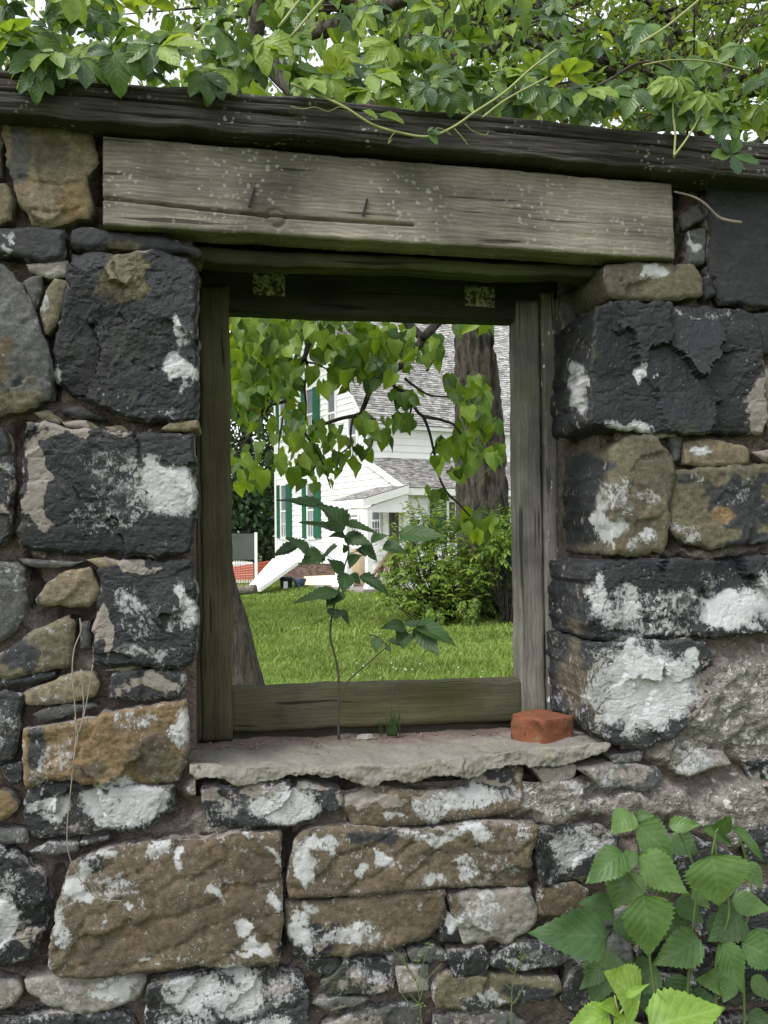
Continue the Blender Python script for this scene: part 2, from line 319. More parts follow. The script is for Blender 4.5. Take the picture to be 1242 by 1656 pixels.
# outline in picture pixels, colour, roughness of the face, how far it stands proud (mm), bedding lines
ST = [
 ([(17,182),(80,181),(139,187),(147,210),(160,262),(142,280),(148,352),(104,364),(78,369),(55,358),(36,335),(16,275),(7,236),(9,196)],'T',.5,14,1),
 ([(-60,172),(2,176),(3,230),(0,285),(-60,290)],'O',.4,6,0),
 ([(-60,298),(10,300),(20,320),(18,352),(0,360),(-60,360)],'T',.4,6,0),
 ([(-60,373),(60,371),(107,376),(105,400),(98,420),(70,424),(0,412),(-60,408)],'k',.4,12,0),
 ([(117,372),(140,368),(200,380),(260,383),(290,392),(328,404),(326,415),(300,409),(250,408),(180,401),(150,404),(118,402)],'k',.4,10,0),
 ([(45,428),(108,422),(108,445),(80,450),(50,440)],'L',.3,4,0),
 ([(88,453),(111,456),(104,490),(92,520),(76,540),(67,505),(75,475)],'O',.3,6,0),
 ([(38,454),(66,448),(66,465),(56,500),(45,482)],'G',.3,2,0),
 ([(-60,420),(5,430),(30,455),(55,500),(75,560),(86,600),(86,640),(60,660),(0,672),(-60,675)],'G',.6,16,0),
 ([(117,412),(180,415),(250,411),(300,418),(320,440),(318,500),(319,570),(320,620),(318,676),(290,683),(265,683),(230,680),(180,665),(120,640),(92,618),(87,590),(90,558),(102,510),(110,470)],'K',1.1,22,0),
 ([(56,668),(80,666),(101,680),(95,685),(70,678)],'O',.2,8,0),
 ([(103,683),(140,682),(162,694),(150,697),(110,691)],'O',.2,10,0),
 ([(172,691),(195,689),(208,700),(180,701)],'T',.2,8,0),
 ([(262,695),(278,684),(320,680),(320,694),(300,698),(272,698)],'T',.2,12,0),
 ([(98,666),(125,658),(170,674),(165,680),(130,676)],'k',.2,6,0),
 ([(45,683),(75,685),(130,697),(170,696),(230,703),(290,701),(312,706),(316,740),(314,810),(310,870),(305,895),(250,899),(180,893),(130,895),(60,890),(34,884),(38,830),(42,760)],'K',.7,20,0),
 ([(-60,690),(10,697),(20,725),(22,800),(20,868),(5,880),(-60,882)],'k',.6,14,0),
 ([(33,903),(80,907),(125,909),(140,906),(110,917),(60,917),(40,912)],'G',.2,8,0),
 ([(140,905),(175,903),(202,910),(195,918),(170,920)],'T',.2,10,0),
 ([(-60,905),(10,908),(42,920),(44,950),(38,990),(25,1020),(0,1040),(-60,1052)],'G',.6,14,0),
 ([(62,968),(90,935),(100,926),(145,920),(158,950),(155,970),(145,982),(90,978),(62,976)],'T',.4,14,0),
 ([(160,918),(200,906),(260,905),(312,905),(315,930),(316,1000),(314,1070),(280,1080),(240,1072),(180,1073),(152,1070),(155,1020),(165,960)],'K',.7,18,0),
 ([(0,1060),(50,1025),(112,995),(120,1010),(118,1065),(110,1078),(60,1085),(20,1095),(-60,1097),(-60,1078)],'O',.5,12,0),
 ([(-60,1100),(20,1097),(90,1085),(85,1096),(50,1107),(0,1111),(-60,1112)],'k',.3,6,0),
 ([(42,1118),(110,1090),(150,1087),(160,1105),(155,1125),(110,1136),(60,1138),(44,1138)],'T',.4,10,0),
 ([(55,1155),(80,1144),(150,1138),(158,1142),(130,1150),(90,1162),(70,1165)],'G',.2,6,0),
 ([(185,1088),(245,1083),(300,1090),(295,1110),(285,1127),(230,1130),(178,1130),(180,1105)],'k',.4,12,0),
 ([(170,1083),(210,1077),(232,1079),(200,1087)],'O',.2,8,0),
 ([(128,1008),(144,1006),(145,1045),(130,1050)],'G',.2,0,0),
 ([(-60,1122),(20,1120),(40,1125),(32,1160),(28,1200),(20,1225),(0,1235),(-60,1242)],'k',.5,14,0),
 ([(45,1177),(120,1166),(190,1150),(285,1135),(302,1130),(306,1180),(304,1230),(290,1262),(230,1268),(170,1264),(120,1256),(80,1258),(50,1275),(40,1260),(42,1210)],'W',1.0,18,0),
 ([(46,1279),(80,1262),(120,1260),(200,1270),(282,1270),(280,1305),(236,1342),(180,1338),(110,1350),(52,1356),(40,1335)],'k',.8,10,0),
 ([(2,1240),(38,1232),(36,1260),(18,1268)],'k',.3,4,0),
 ([(-60,1268),(15,1280),(30,1305),(0,1325),(-60,1332)],'W',.4,10,0),
 ([(-60,1366),(0,1368),(40,1388),(70,1412),(84,1460),(70,1510),(48,1545),(10,1560),(-60,1562)],'K',.8,20,0),
 ([(50,1377),(80,1364),(126,1362),(124,1378),(80,1382)],'G',.2,4,0),
 ([(129,1361),(175,1352),(172,1360),(132,1368)],'k',.2,4,0),
 ([(-60,1338),(40,1341),(44,1362),(0,1364),(-60,1362)],'G',.3,4,0),
 ([(115,1395),(160,1376),(250,1357),(330,1357),(400,1342),(450,1342),(452,1400),(457,1480),(450,1555),(380,1556),(260,1562),(150,1575),(95,1572),(83,1555),(90,1500),(105,1430)],'B',.5,20,1),
 ([(40,1582),(120,1572),(230,1576),(235,1590),(220,1620),(150,1635),(80,1625),(50,1605)],'L',.6,10,0),
 ([(-60,1575),(30,1586),(40,1600),(20,1622),(0,1630),(-60,1632)],'P',.5,8,0),
 ([(-60,1640),(20,1648),(100,1637),(200,1637),(218,1665),(210,1720),(-60,1720)],'k',.6,10,0),
 ([(242,1588),(320,1572),(420,1562),(490,1580),(500,1620),(495,1660),(480,1720),(250,1720),(237,1640)],'k',.8,14,0),
 ([(327,1272),(400,1270),(450,1260),(553,1279),(550,1308),(500,1328),(440,1334),(340,1339),(330,1300)],'k',.7,10,0),
 ([(556,1288),(600,1272),(680,1278),(760,1278),(770,1247),(820,1240),(845,1242),(842,1308),(800,1318),(700,1329),(600,1337),(572,1334),(555,1311)],'B',.6,8,0),
 ([(490,1342),(560,1333),(680,1341),(780,1326),(863,1331),(855,1370),(852,1433),(780,1430),(650,1433),(580,1444),(467,1449),(463,1420),(475,1362)],'B',.5,18,1),
 ([(463,1458),(520,1457),(650,1441),(714,1438),(718,1470),(700,1510),(630,1530),(560,1540),(480,1545),(462,1500)],'B',.6,14,0),
 ([(722,1446),(780,1438),(855,1434),(868,1470),(860,1498),(820,1525),(752,1523),(735,1482)],'L',.7,10,0),
 ([(716,1472),(730,1478),(745,1522),(710,1519)],'k',.3,6,0),
 ([(490,1548),(540,1547),(553,1560),(530,1575),(500,1566)],'K',.3,8,0),
 ([(520,1590),(560,1552),(635,1557),(638,1590),(600,1605),(525,1608)],'k',.5,10,0),
 ([(640,1562),(690,1560),(692,1600),(645,1605)],'G',.4,8,0),
 ([(660,1540),(700,1525),(724,1545),(720,1552),(665,1553)],'G',.3,10,0),
 ([(628,1548),(655,1542),(657,1556),(635,1560)],'G',.2,6,0),
 ([(725,1538),(780,1530),(788,1552),(785,1575),(730,1577)],'K',.4,12,0),
 ([(790,1552),(830,1527),(900,1527),(925,1545),(900,1560),(840,1567),(795,1562)],'k',.5,14,0),
 ([(695,1600),(720,1570),(800,1578),(900,1580),(908,1600),(880,1615),(770,1633),(710,1630)],'O',.5,12,0),
 ([(505,1622),(550,1611),(598,1612),(580,1625),(540,1635)],'G',.3,6,0),
 ([(520,1660),(600,1632),(680,1625),(692,1720),(512,1720)],'G',.6,8,0),
 ([(702,1645),(760,1636),(830,1637),(900,1720),(702,1720)],'G',.6,10,0),
 ([(866,1342),(900,1331),(960,1336),(1000,1352),(985,1410),(930,1428),(880,1430),(868,1392)],'k',.8,6,0),
 ([(870,1434),(930,1428),(950,1440),(945,1475),(900,1482),(868,1477)],'B',.5,6,0),
 ([(905,1612),(928,1566),(950,1560),(955,1610),(930,1640)],'k',.4,8,0),
 ([(945,1482),(1015,1472),(1022,1560),(952,1556)],'G',.6,8,0),
 ([(1030,1482),(1110,1492),(1102,1560),(1032,1552)],'K',.6,6,0),
 ([(1040,1352),(1120,1352),(1182,1380),(1172,1432),(1060,1432)],'k',.6,8,0),
 ([(1130,1442),(1242,1434),(1310,1480),(1240,1520),(1130,1512)],'k',.6,10,0),
 ([(1120,1532),(1310,1540),(1310,1622),(1120,1622)],'K',.6,10,0),
 ([(965,1582),(1100,1575),(1105,1640),(960,1640)],'K',.6,8,0),
 ([(920,1662),(1100,1655),(1310,1640),(1310,1720),(920,1720)],'K',.6,10,0),
 ([(930,1242),(1000,1234),(1060,1241),(1075,1260),(1040,1280),(985,1275)],'G',.5,4,0),
 ([(862,1242),(930,1236),(926,1260),(880,1268)],'G',.4,4,0),
 ([(1092,1238),(1130,1211),(1165,1215),(1178,1235),(1110,1253),(1096,1250)],'L',.5,8,0),
 ([(1205,1232),(1242,1227),(1310,1260),(1222,1275)],'K',.5,4,0),
 ([(1150,1294),(1200,1282),(1230,1300),(1160,1315)],'G',.4,2,0),
 ([(1195,1340),(1310,1325),(1310,1400),(1215,1395)],'k',.5,6,0),
 ([(990,1222),(1040,1214),(1036,1230),(995,1234)],'G',.3,4,0),
 ([(945,1042),(960,1038),(1040,1034),(1130,1036),(1150,1080),(1142,1130),(1092,1183),(1040,1204),(992,1204),(955,1178),(946,1110)],'k',.7,18,2),
 ([(950,910),(1000,904),(1130,906),(1200,901),(1310,892),(1310,1010),(1200,1025),(1100,1029),(1000,1034),(950,1033),(947,980)],'K',.9,18,2),
 ([(985,722),(1020,704),(1060,711),(1088,750),(1080,800),(1076,870),(1065,892),(1020,898),(987,895),(981,800)],'O',.5,16,2),
 ([(1105,716),(1140,711),(1205,721),(1211,750),(1150,755),(1105,751)],'T',.4,10,0),
 ([(1090,761),(1240,752),(1310,756),(1310,830),(1250,875),(1200,880),(1160,885),(1110,880),(1085,860),(1082,800)],'O',.6,14,0),
 ([(960,500),(985,491),(1050,493),(1130,498),(1200,506),(1222,530),(1225,600),(1235,670),(1230,703),(1180,700),(1090,702),(1000,694),(948,688),(952,620),(958,560)],'K',.8,22,2),
 ([(980,431),(1030,428),(1120,428),(1130,455),(1130,482),(1060,486),(985,484),(976,460)],'O',.4,14,2),
 ([(1140,291),(1310,291),(1310,495),(1242,497),(1170,490),(1152,460),(1143,420),(1146,380),(1140,330)],'k',.4,10,0),
 ([(1098,348),(1130,330),(1139,352),(1105,372)],'G',.4,2,0),
 ([(1112,376),(1142,368),(1140,424),(1110,428)],'G',.4,4,0),
 ([(1135,450),(1150,446),(1158,474),(1140,485)],'k',.3,4,0),
 ([(1212,508),(1310,500),(1310,560),(1226,575)],'k',.4,4,0),
 ([(1225,592),(1310,582),(1310,640),(1240,660)],'G',.4,6,0),
 ([(1237,676),(1310,666),(1310,704),(1245,710)],'P',.4,8,0),
 ([(1216,731),(1310,720),(1310,744),(1240,747)],'P',.4,6,0),
 ([(1086,700),(1105,702),(1100,742),(1090,745)],'G',.2,2,0),
 ([(1040,700),(1085,698),(1100,705),(1060,708)],'L',.2,6,0),
]
# lime wash that has stayed on the stones: centre, radii, strength (picture pixels)
WASH = [(268,790,50,55,1),(215,800,35,45,.55),(175,775,55,60,.47),(180,840,90,30,.40),(285,520,12,32,.85),(297,605,26,30,.9),(300,550,18,30,.6),(100,612,14,22,.7),(255,676,40,8,.5),
 (295,985,24,55,.85),(270,1010,16,30,.6),(210,970,25,30,.6),(235,1060,70,14,.62),(220,1010,40,40,.42),(10,380,22,10,.6),(10,403,18,8,.6),
 (88,438,30,14,.5),(300,1105,8,14,.7),(0,1180,40,50,.5),(75,1010,18,12,.5),(75,1120,20,14,.45),
 (290,1175,22,38,.72),(215,1165,50,22,.56),(90,1225,30,30,.6),(200,1295,75,42,1.0),(80,1310,34,30,.75),(60,1255,18,28,.45),
 (10,1480,34,52,.95),(0,1420,40,30,.5),(130,1440,26,34,.95),(105,1500,14,40,.7),(170,1378,26,10,.8),(285,1378,14,26,.95),(245,1370,18,14,.8),(400,1354,18,12,.9),(446,1385,6,30,.85),
 (185,1430,40,30,.5),(360,1452,22,8,.85),(410,1500,18,12,1),(436,1470,16,16,.8),(430,1530,26,20,.95),(400,1543,20,8,.8),(210,1465,8,8,.9),(170,1490,6,8,.8),(225,1550,8,6,.9),(290,1550,30,6,.35),
 (185,1595,45,25,.75),(100,1600,50,20,.5),(350,1610,90,40,.85),(455,1600,40,30,.55),(300,1660,60,30,.6),(430,1660,50,30,.6),
 (460,1298,70,34,.85),(370,1300,35,25,.5),(760,1290,60,24,.95),(690,1300,40,20,.7),(630,1325,26,8,.8),(820,1280,20,30,.5),
 (520,1360,45,14,.85),(490,1400,16,45,.9),(615,1395,24,12,.9),(580,1412,10,16,.9),(700,1348,60,16,.8),(770,1345,30,14,.8),(700,1422,26,12,.8),(760,1405,18,22,.7),(800,1390,60,40,.4),(845,1350,15,20,.6),
 (485,1500,22,40,.8),(560,1515,70,22,.68),(500,1462,18,8,.7),(610,1450,30,8,.35),(780,1475,50,35,.62),(728,1500,12,22,.9),
 (600,1575,40,18,.55),(750,1555,16,14,.5),(850,1552,60,10,.6),(870,1535,30,10,.45),(800,1605,26,12,.75),(760,1620,30,12,.5),(660,1580,26,16,.45),(560,1660,60,30,.4),(770,1670,50,20,.4),
 (930,1370,55,40,.8),(905,1390,20,45,.5),(975,1365,30,30,.6),(1080,1380,60,30,.45),(960,1275,60,16,.6),(980,1255,60,20,.45),
 (1130,1232,44,22,.7),(1045,1112,84,82,1.1),(975,1120,24,75,.75),(1120,1062,18,18,1),(955,1075,18,40,.45),(1000,1050,60,14,.6),
 (970,960,26,55,.78),(1010,985,46,34,.8),(1090,985,50,30,.62),(1180,990,60,34,1.0),(1240,970,40,50,.8),(1150,940,26,26,.55),(1050,1018,70,14,.6),(1230,1020,40,10,.8),
 (940,640,14,60,.85),(1045,612,6,22,.9),(1072,610,4,10,.9),(1025,684,40,14,.8),(1120,500,60,6,.5),
 (1050,442,28,14,.95),(1127,722,20,12,1),(975,830,10,50,.9),(1005,800,22,30,.58),(990,860,14,28,.85),(1050,800,24,20,.58),(1045,870,24,18,.6),(1130,780,20,10,.4),(1200,790,30,20,.35),(1110,860,30,14,.5),
 (1122,395,8,18,.85),(1240,610,30,30,.4),(30,1355,60,10,.3),(1250,1250,40,14,.5),(1250,1370,40,30,.5),(1260,1470,60,40,.3),(20,765,12,60,.5),(10,940,40,20,.45),(60,470,16,10,.5),(60,500,12,50,.5)]
# mortar smeared over a stone's face
MORT = [(345,1284,40,14,.75),(430,1272,50,12,.6),(510,1272,50,12,.85),(600,1294,55,16,.9),(700,1286,60,14,.7),(790,1262,40,14,.6),(880,1256,60,18,.85),(960,1240,50,14,.8),(62,775,24,95,.95),(95,695,60,12,.8),(190,700,40,10,.5),(165,1025,14,55,.9),(210,912,60,14,.7),(250,1105,50,22,.75),(215,1105,22,20,.6),(1148,1130,50,70,.62),(960,1090,22,60,.3),
 (120,1340,90,12,.5),(205,1120,30,14,.5),(110,1125,40,14,.55),(480,1370,18,30,.5),(500,1525,60,14,.45),(800,1470,70,55,.75),(600,1590,60,30,.5),(660,1585,34,26,.7),(560,1660,80,40,.6),(900,1350,40,14,.5),
 (100,1600,80,35,.55),(440,1590,60,30,.5),(0,1600,60,30,.6),(50,1500,24,40,.6),(1240,650,40,80,.7),(985,1245,120,30,.6),(1180,1300,90,60,.7),(1150,1235,40,16,.45),(960,1345,60,14,.55),(380,1290,30,24,.5),(15,790,12,80,.5),(770,1660,70,30,.5),(640,1535,40,12,.5)]
# patches of another stone colour, plus painted shade on one reveal side: colour, centre, radii
TINT = [('O',0,655,90,32),('B',-20,600,70,50),('O',200,455,40,60),('B',620,1300,60,40),('k',755,1262,22,30),('k',800,1265,30,30),('B',640,1470,110,40),('K',500,1525,70,30),('k',600,1355,60,14),('k',145,1400,26,22),
 ('k',60,1210,14,50),('O',270,1240,50,30),('B',245,1225,40,30),('k',1200,820,60,50),('k',1225,880,50,22),('W',1165,835,20,14),('k',1108,775,18,12),('k',860,1610,60,22),('k',785,1622,40,14),('B',150,1250,60,14),
 ('W',110,330,40,40),('O',70,230,60,60),('G',30,240,18,80),('G',880,1550,40,14),('B',965,1110,22,80),('k',1110,1055,50,22),('k',1140,1100,14,40),('k',1060,1190,30,12),('B',930,1450,40,30),('G',20,1050,30,30),('k',30,1065,40,26),('k',60,965,8,14),('k',930,812,52,125),('B',928,1100,26,95),('K',930,600,20,90)]
def blobs(tab, px, py):
    r = np.zeros(len(px)); q = np.c_[px / 34, py / 34, px * 0]; q2 = np.c_[px / 11, py / 11, px * 0]
    px = px + fbm(q, 71, 3) * 15 + fbm(q2, 73, 2) * 4; py = py + fbm(q + 50, 72, 3) * 15 + fbm(q2 + 50, 74, 2) * 4
    for cx, cy, rx, ry, w in tab:
        d = np.sqrt(((px - cx) / rx) ** 2 + ((py - cy) / ry) ** 2)
        r = np.maximum(r, w * (1 - sstep(.5, 1.3, d)))
    return r

wall = thing('stone_wall', 'old ruined rubble stone wall with flaking whitewash around the window opening', 'wall', (0.4, 0.2, 0.0))
WL = np.array(wall.location)

def resample(P, n):
    Q = np.vstack([P, P[:1]]); s = np.r_[0, np.cumsum(np.linalg.norm(np.diff(Q, axis=0), axis=1))]
    t = np.linspace(0, s[-1], n, endpoint=False)
    return np.stack([np.interp(t, s, Q[:, 0]), np.interp(t, s, Q[:, 1])], 1)
from mathutils.geometry import delaunay_2d_cdt
def stone(k, poly, ck, rough, proud, flag, lo=False, parent=wall, y_front=0.0):
    r_ = np.random.default_rng(100 + k)
    poly = np.array(poly, float); pc = poly.mean(0)
    dl = poly - pc; poly = pc + dl * (1 + 2.2 / np.maximum(np.linalg.norm(dl, axis=1), 6))[:, None]
    P3 = at(poly[:, 0], poly[:, 1], y_front); P = P3[:, [0, 2]]
    size = np.sqrt(np.prod(np.ptp(P, axis=0)))
    n = int(np.clip(size / .0021, 36, 170))
    P = resample(P, n * 3)
    for _ in range(2): P = (np.roll(P, 1, 0) + 2 * P + np.roll(P, -1, 0)) / 4
    P = resample(P, n)
    c = P.mean(0); d = P - c; L = np.linalg.norm(d, axis=1)[:, None]
    q = np.c_[P * 46, np.full(n, k * 3.7)]
    P = P + d / L * (fbm(q, 5, 5, .66) * (.0016 + .0036 * min(1, size / .2)))[:, None]
    d = P - c; L = np.linalg.norm(d, axis=1)
    per = np.linalg.norm(P - np.roll(P, 1, 0), axis=1).sum() / n
    # inner points: two rings that make the arris, then a jittered lattice
    sp = max(.0042, size / 60)
    bw = .0035 + .004 * r_.random() + .002 * min(1, size / .2)
    lo2, hi2 = P.min(0), P.max(0)
    gx, gz = np.meshgrid(np.arange(lo2[0], hi2[0], sp), np.arange(lo2[1], hi2[1], sp * .87))
    gx[1::2] += sp / 2
    gp = np.c_[gx.ravel(), gz.ravel()] + r_.normal(0, sp * .13, (gx.size, 2))
    N_ = np.roll(P, -1, 0) - np.roll(P, 1, 0); N_ = np.c_[-N_[:, 1], N_[:, 0]]; N_ /= np.linalg.norm(N_, axis=1)[:, None] + 1e-9
    N_ *= np.sign((N_ * (c - P)).sum(1))[:, None]
    rings = [P + N_ * (bw * f) for f in (.35, .9)]
    def inside(q):
        x, z = q[:, 0][:, None], q[:, 1][:, None]; x1, z1 = P[:, 0], P[:, 1]; x2, z2 = np.roll(x1, -1), np.roll(z1, -1)
        cr = ((z1 > z) != (z2 > z)) & (x < (x2 - x1) * (z - z1) / (z2 - z1 + 1e-12) + x1)
        return cr.sum(1) % 2 == 1
    def edist(q): return np.sqrt(((q[:, None, :] - P[None]) ** 2).sum(2).min(1))
    gp = gp[inside(gp)]; gp = gp[edist(gp) > bw * 1.25]
    rg = np.concatenate(rings); rg = rg[inside(rg)]; rg = rg[edist(rg) > bw * .25]
    pts = np.concatenate([P, rg, gp])
    vo, eo, fo, ov, oe, of_ = delaunay_2d_cdt([Vector(map(float, p)) for p in pts], [(i, (i + 1) % n) for i in range(n)], [], 1, 1e-7)
    xz = np.array([tuple(v) for v in vo]); tri = [tuple(f) for f in fo]
    e = edist(xz)
    sdep = 0.27 if flag == 2 else (.045 if flag == 3 else .11)
    px, py = topx(np.c_[xz[:, 0], np.full(len(xz), y_front), xz[:, 1]])
    # broken, faceted face
    hard = ck in 'Kk' and rough >= .5; hf = .38 if hard else 1.0
    m = max(3, int(size / (.050 if hard else .045))) + 2
    sd = c + (r_.random((m, 2)) - .5) * np.ptp(P, axis=0) * 1.05
    tl = r_.normal(0, .125 if hard else .10, (m, 2)) * rough; of = r_.normal(0, .0034, m) * rough
    wq = np.c_[xz * 14, np.full(len(xz), k * 1.3)]
    wob = np.c_[fbm(wq, 3, 4), fbm(wq + 9, 4, 4)] * .034
    dd = (((xz + wob)[:, None, :] - sd[None]) ** 2).sum(2)
    w = np.exp(-(dd - dd.min(1)[:, None]) / .00006); w /= w.sum(1)[:, None]
    fac = (w * (((xz[:, None, :] - sd[None]) * tl[None]).sum(2) + of[None])).sum(1)
    h = fac + fbm(wq * .8 + 20, 7, 3) * .0018 * rough + fbm(wq * 4.5, 8, 4, .6) * .0009 * (.6 + rough) * hf
    wp = wq * np.array([.7, 1.6, 1]); rid = 1 - np.abs(fbm(wp * 1.3 + 5, 12, 4)) * 2
    h -= np.maximum(0, rid - .72) * .008 * rough
    ter = fbm(wq * .6 + 3, 21, 5, .55) * 4.2; fr = ter - np.floor(ter)
    h += (np.floor(ter) + sstep(.0, .14, fr)) * .00125 * rough
    if flag == 1:                      # bedding ledges
        a = xz @ np.array([-.30, 1.0]) * 15 + fbm(np.c_[xz * 5, np.full(len(xz), k)], 2, 4) * 1.1
        fr = a - np.floor(a); h += -(fr ** 5) * .0050 + .001
    t = np.clip(e / bw, 0, 1); bd = .0035 + .0035 * min(1, size / .15)
    h = h - bd * (1 - t) ** 1.6
    h += .0015 * np.clip(e / (L.mean() + 1e-6), 0, 1); h += np.abs(fbm(wq * 9, 33, 3, .6)) * -.0016 * (.4 + rough) * hf * .8
    Y = y_front - proud * .001 - h
    V = np.c_[xz[:, 0], Y, xz[:, 1]]; nv = len(V)
    # sides, from the outline backwards
    rim = np.array([np.argmin(((xz - p) ** 2).sum(1)) for p in P])
    area = 0.5 * (P[:, 0] * np.roll(P[:, 1], -1) - np.roll(P[:, 0], -1) * P[:, 1]).sum()
    Fl = list(tri); Vs = [V, V[rim]]; prev = np.arange(nv, nv + n); nn = nv + n
    rows_ = [(.010 + .020 * i, 1 - .0012 * i) for i in range(14)] if flag == 2 else [(.012, .998), (.03 if flag == 3 else .05, .99), (sdep, .955)]
    for yy, sh in rows_:
        pp = c + d * sh + d / L[:, None] * (fbm(np.c_[P * 30, np.full(n, yy * (30 if flag == 2 else 40) + k)], 6, 4)[:, None] * (.0065 * min(1, yy / .04) if flag == 2 else .004))
        Vs.append(np.c_[pp[:, 0], np.full(n, y_front + yy), pp[:, 1]])
        cur = np.arange(nn, nn + n); nn += n
        for i in range(n):
            j = (i + 1) % n
            Fl.append((prev[j], prev[i], cur[i], cur[j]) if area > 0 else (prev[i], prev[j], cur[j], cur[i]))
        prev = cur
    # face winding towards the viewer
    v0, v1, v2 = V[tri[0][0]], V[tri[0][1]], V[tri[0][2]]
    if np.cross(v1 - v0, v2 - v0)[1] > 0: Fl = [tuple(reversed(f)) for f in tri] + Fl[len(tri):]
    V = np.concatenate(Vs)
    px, py = topx(V)
    base = np.tile(np.array(COL[ck]) * r_.uniform(.88, 1.15), (len(V), 1))
    for tc, cx, cy, rx, ry in TINT:
        dist = np.sqrt(((px - cx) / rx) ** 2 + ((py - cy) / ry) ** 2) + fbm(np.c_[V[:, [0, 2]] * 26, np.full(len(V), 1.0)], 31, 4, .6) * .45
        t2 = (1 - sstep(.8, 1.0, dist))[:, None]; base = base * (1 - t2) + np.array(COL[tc]) * t2
    wash = blobs(WASH, px, py); mort = blobs(MORT, px, py)
    # the lime clings to arrises and is scattered thinly low on the wall
    edge = np.concatenate([(1 - np.clip(e / .012, 0, 1)) * .6, np.ones((len(rows_) + 1) * n) * (.4 if flag == 2 else .6)])
    low = sstep(620, 1250, py)
    wash = np.maximum(wash, .22 * low + edge * .34 * low)
    mort = np.maximum(mort, .13 + .30 * np.concatenate([1 - np.clip(e / .008, 0, 1), np.full((len(rows_) + 1) * n, .75 if flag == 2 else 1.3)]))
    return obj('stone', V, Fl, M_STONE, parent, not hard, dict(base=np.c_[base, np.ones(len(V))], wash=wash, mort=mort))

for k, s in enumerate(ST): stone(k, *s)

# stones in the right-hand reveal, behind the wall face
for k, (x0, y0, x1, y1, yf, ck) in enumerate([(910,470,946,545,.195,'G'),(911,550,940,598,.19,'P'),(912,603,944,652,.195,'k'),(911,656,944,712,.19,'B'),(912,905,938,962,.2,'k'),(912,968,936,1036,.2,'G')]):
    pg = [(x0, y0 + 6), ((x0 + x1) / 2, y0), (x1, y0 + 5), (x1 + 2, (y0 + y1) / 2), (x1, y1 - 3), ((x0 + x1) / 2, y1), (x0 + 2, y1 - 6), (x0 - 1, (y0 + y1) / 2)]
    stone(300 + k, pg, ck, .5, 0, 3, False, wall, yf)

# rubble of the wall outside the picture, one joined piece
def outside():
    Vs, Fs, at_ = [], [], dict(base=[], wash=[], mort=[]); n0 = 0; r_ = np.random.default_rng(5)
    z = 0.0
    while z < 2.3:
        hgt = r_.uniform(.11, .22); x = -1.9
        while x < 3.1:
            wd = r_.uniform(.16, .36)
            xa, xb, za, zb = x + .008, x + wd - .008, z + .008, min(z + hgt, 2.3) - .008
            px, py = topx(np.array([[xa, 0, za], [xb, 0, zb], [xb, 0, za], [xa, 0, zb]]))
            x += wd
            if px.max() > -75 and px.min() < 1325 and py.min() < 1735: continue
            nx = 8; t = np.linspace(0, 1, nx); X, Z = np.meshgrid(xa + (xb - xa) * t, za + (zb - za) * t)
            ed = np.minimum(np.minimum(np.arange(nx), nx - 1 - np.arange(nx))[:, None], np.minimum(np.arange(nx), nx - 1 - np.arange(nx))[None]).astype(float)
            Yv = -.015 - fbm(np.stack([X * 9, Z * 9, X * 0 + z], -1), 3, 3) * .012 + np.where(ed == 0, .09, 0) + np.where(ed == 1, .008, 0)
            V = np.stack([X, Yv, Z], -1).reshape(-1, 3); q = np.arange(nx * nx).reshape(nx, nx)
            Fs.append(np.stack([q[:-1, :-1], q[:-1, 1:], q[1:, 1:], q[1:, :-1]], -1).reshape(-1, 4) + n0); Vs.append(V); n0 += len(V)
            col = np.array(COL[r_.choice(list('KkGOTBWP'))])
            at_['base'].append(np.tile(np.r_[col, 1], (len(V), 1))); at_['wash'].append(np.full(len(V), r_.uniform(.1, .5))); at_['mort'].append(np.full(len(V), r_.uniform(.1, .4)))
        z += hgt
    o = obj('rubble', np.concatenate(Vs), np.concatenate(Fs), M_STONE, wall, True, {k: np.concatenate(v) for k, v in at_.items()}, 'stuff')
outside()

# opening
OX0, OX1, OZ0, OZ1 = -0.088, 0.80, 0.985, 2.16
core = MB(); WX0, WX1 = -2.0, 3.2
core.box(WX0, OX0 - .004, .075, .46, -.3, 2.33); core.box(OX1 + .004, WX1, .075, .46, -.3, 2.33)
core.box(OX0 - .004, OX1 + .004, .075, .46, -.3, OZ0 - .01); core.box(OX0 - .004, OX1 + .004, .30, .46, 2.13, 2.33)
core.world('wall_core', M_MORTAR, wall)

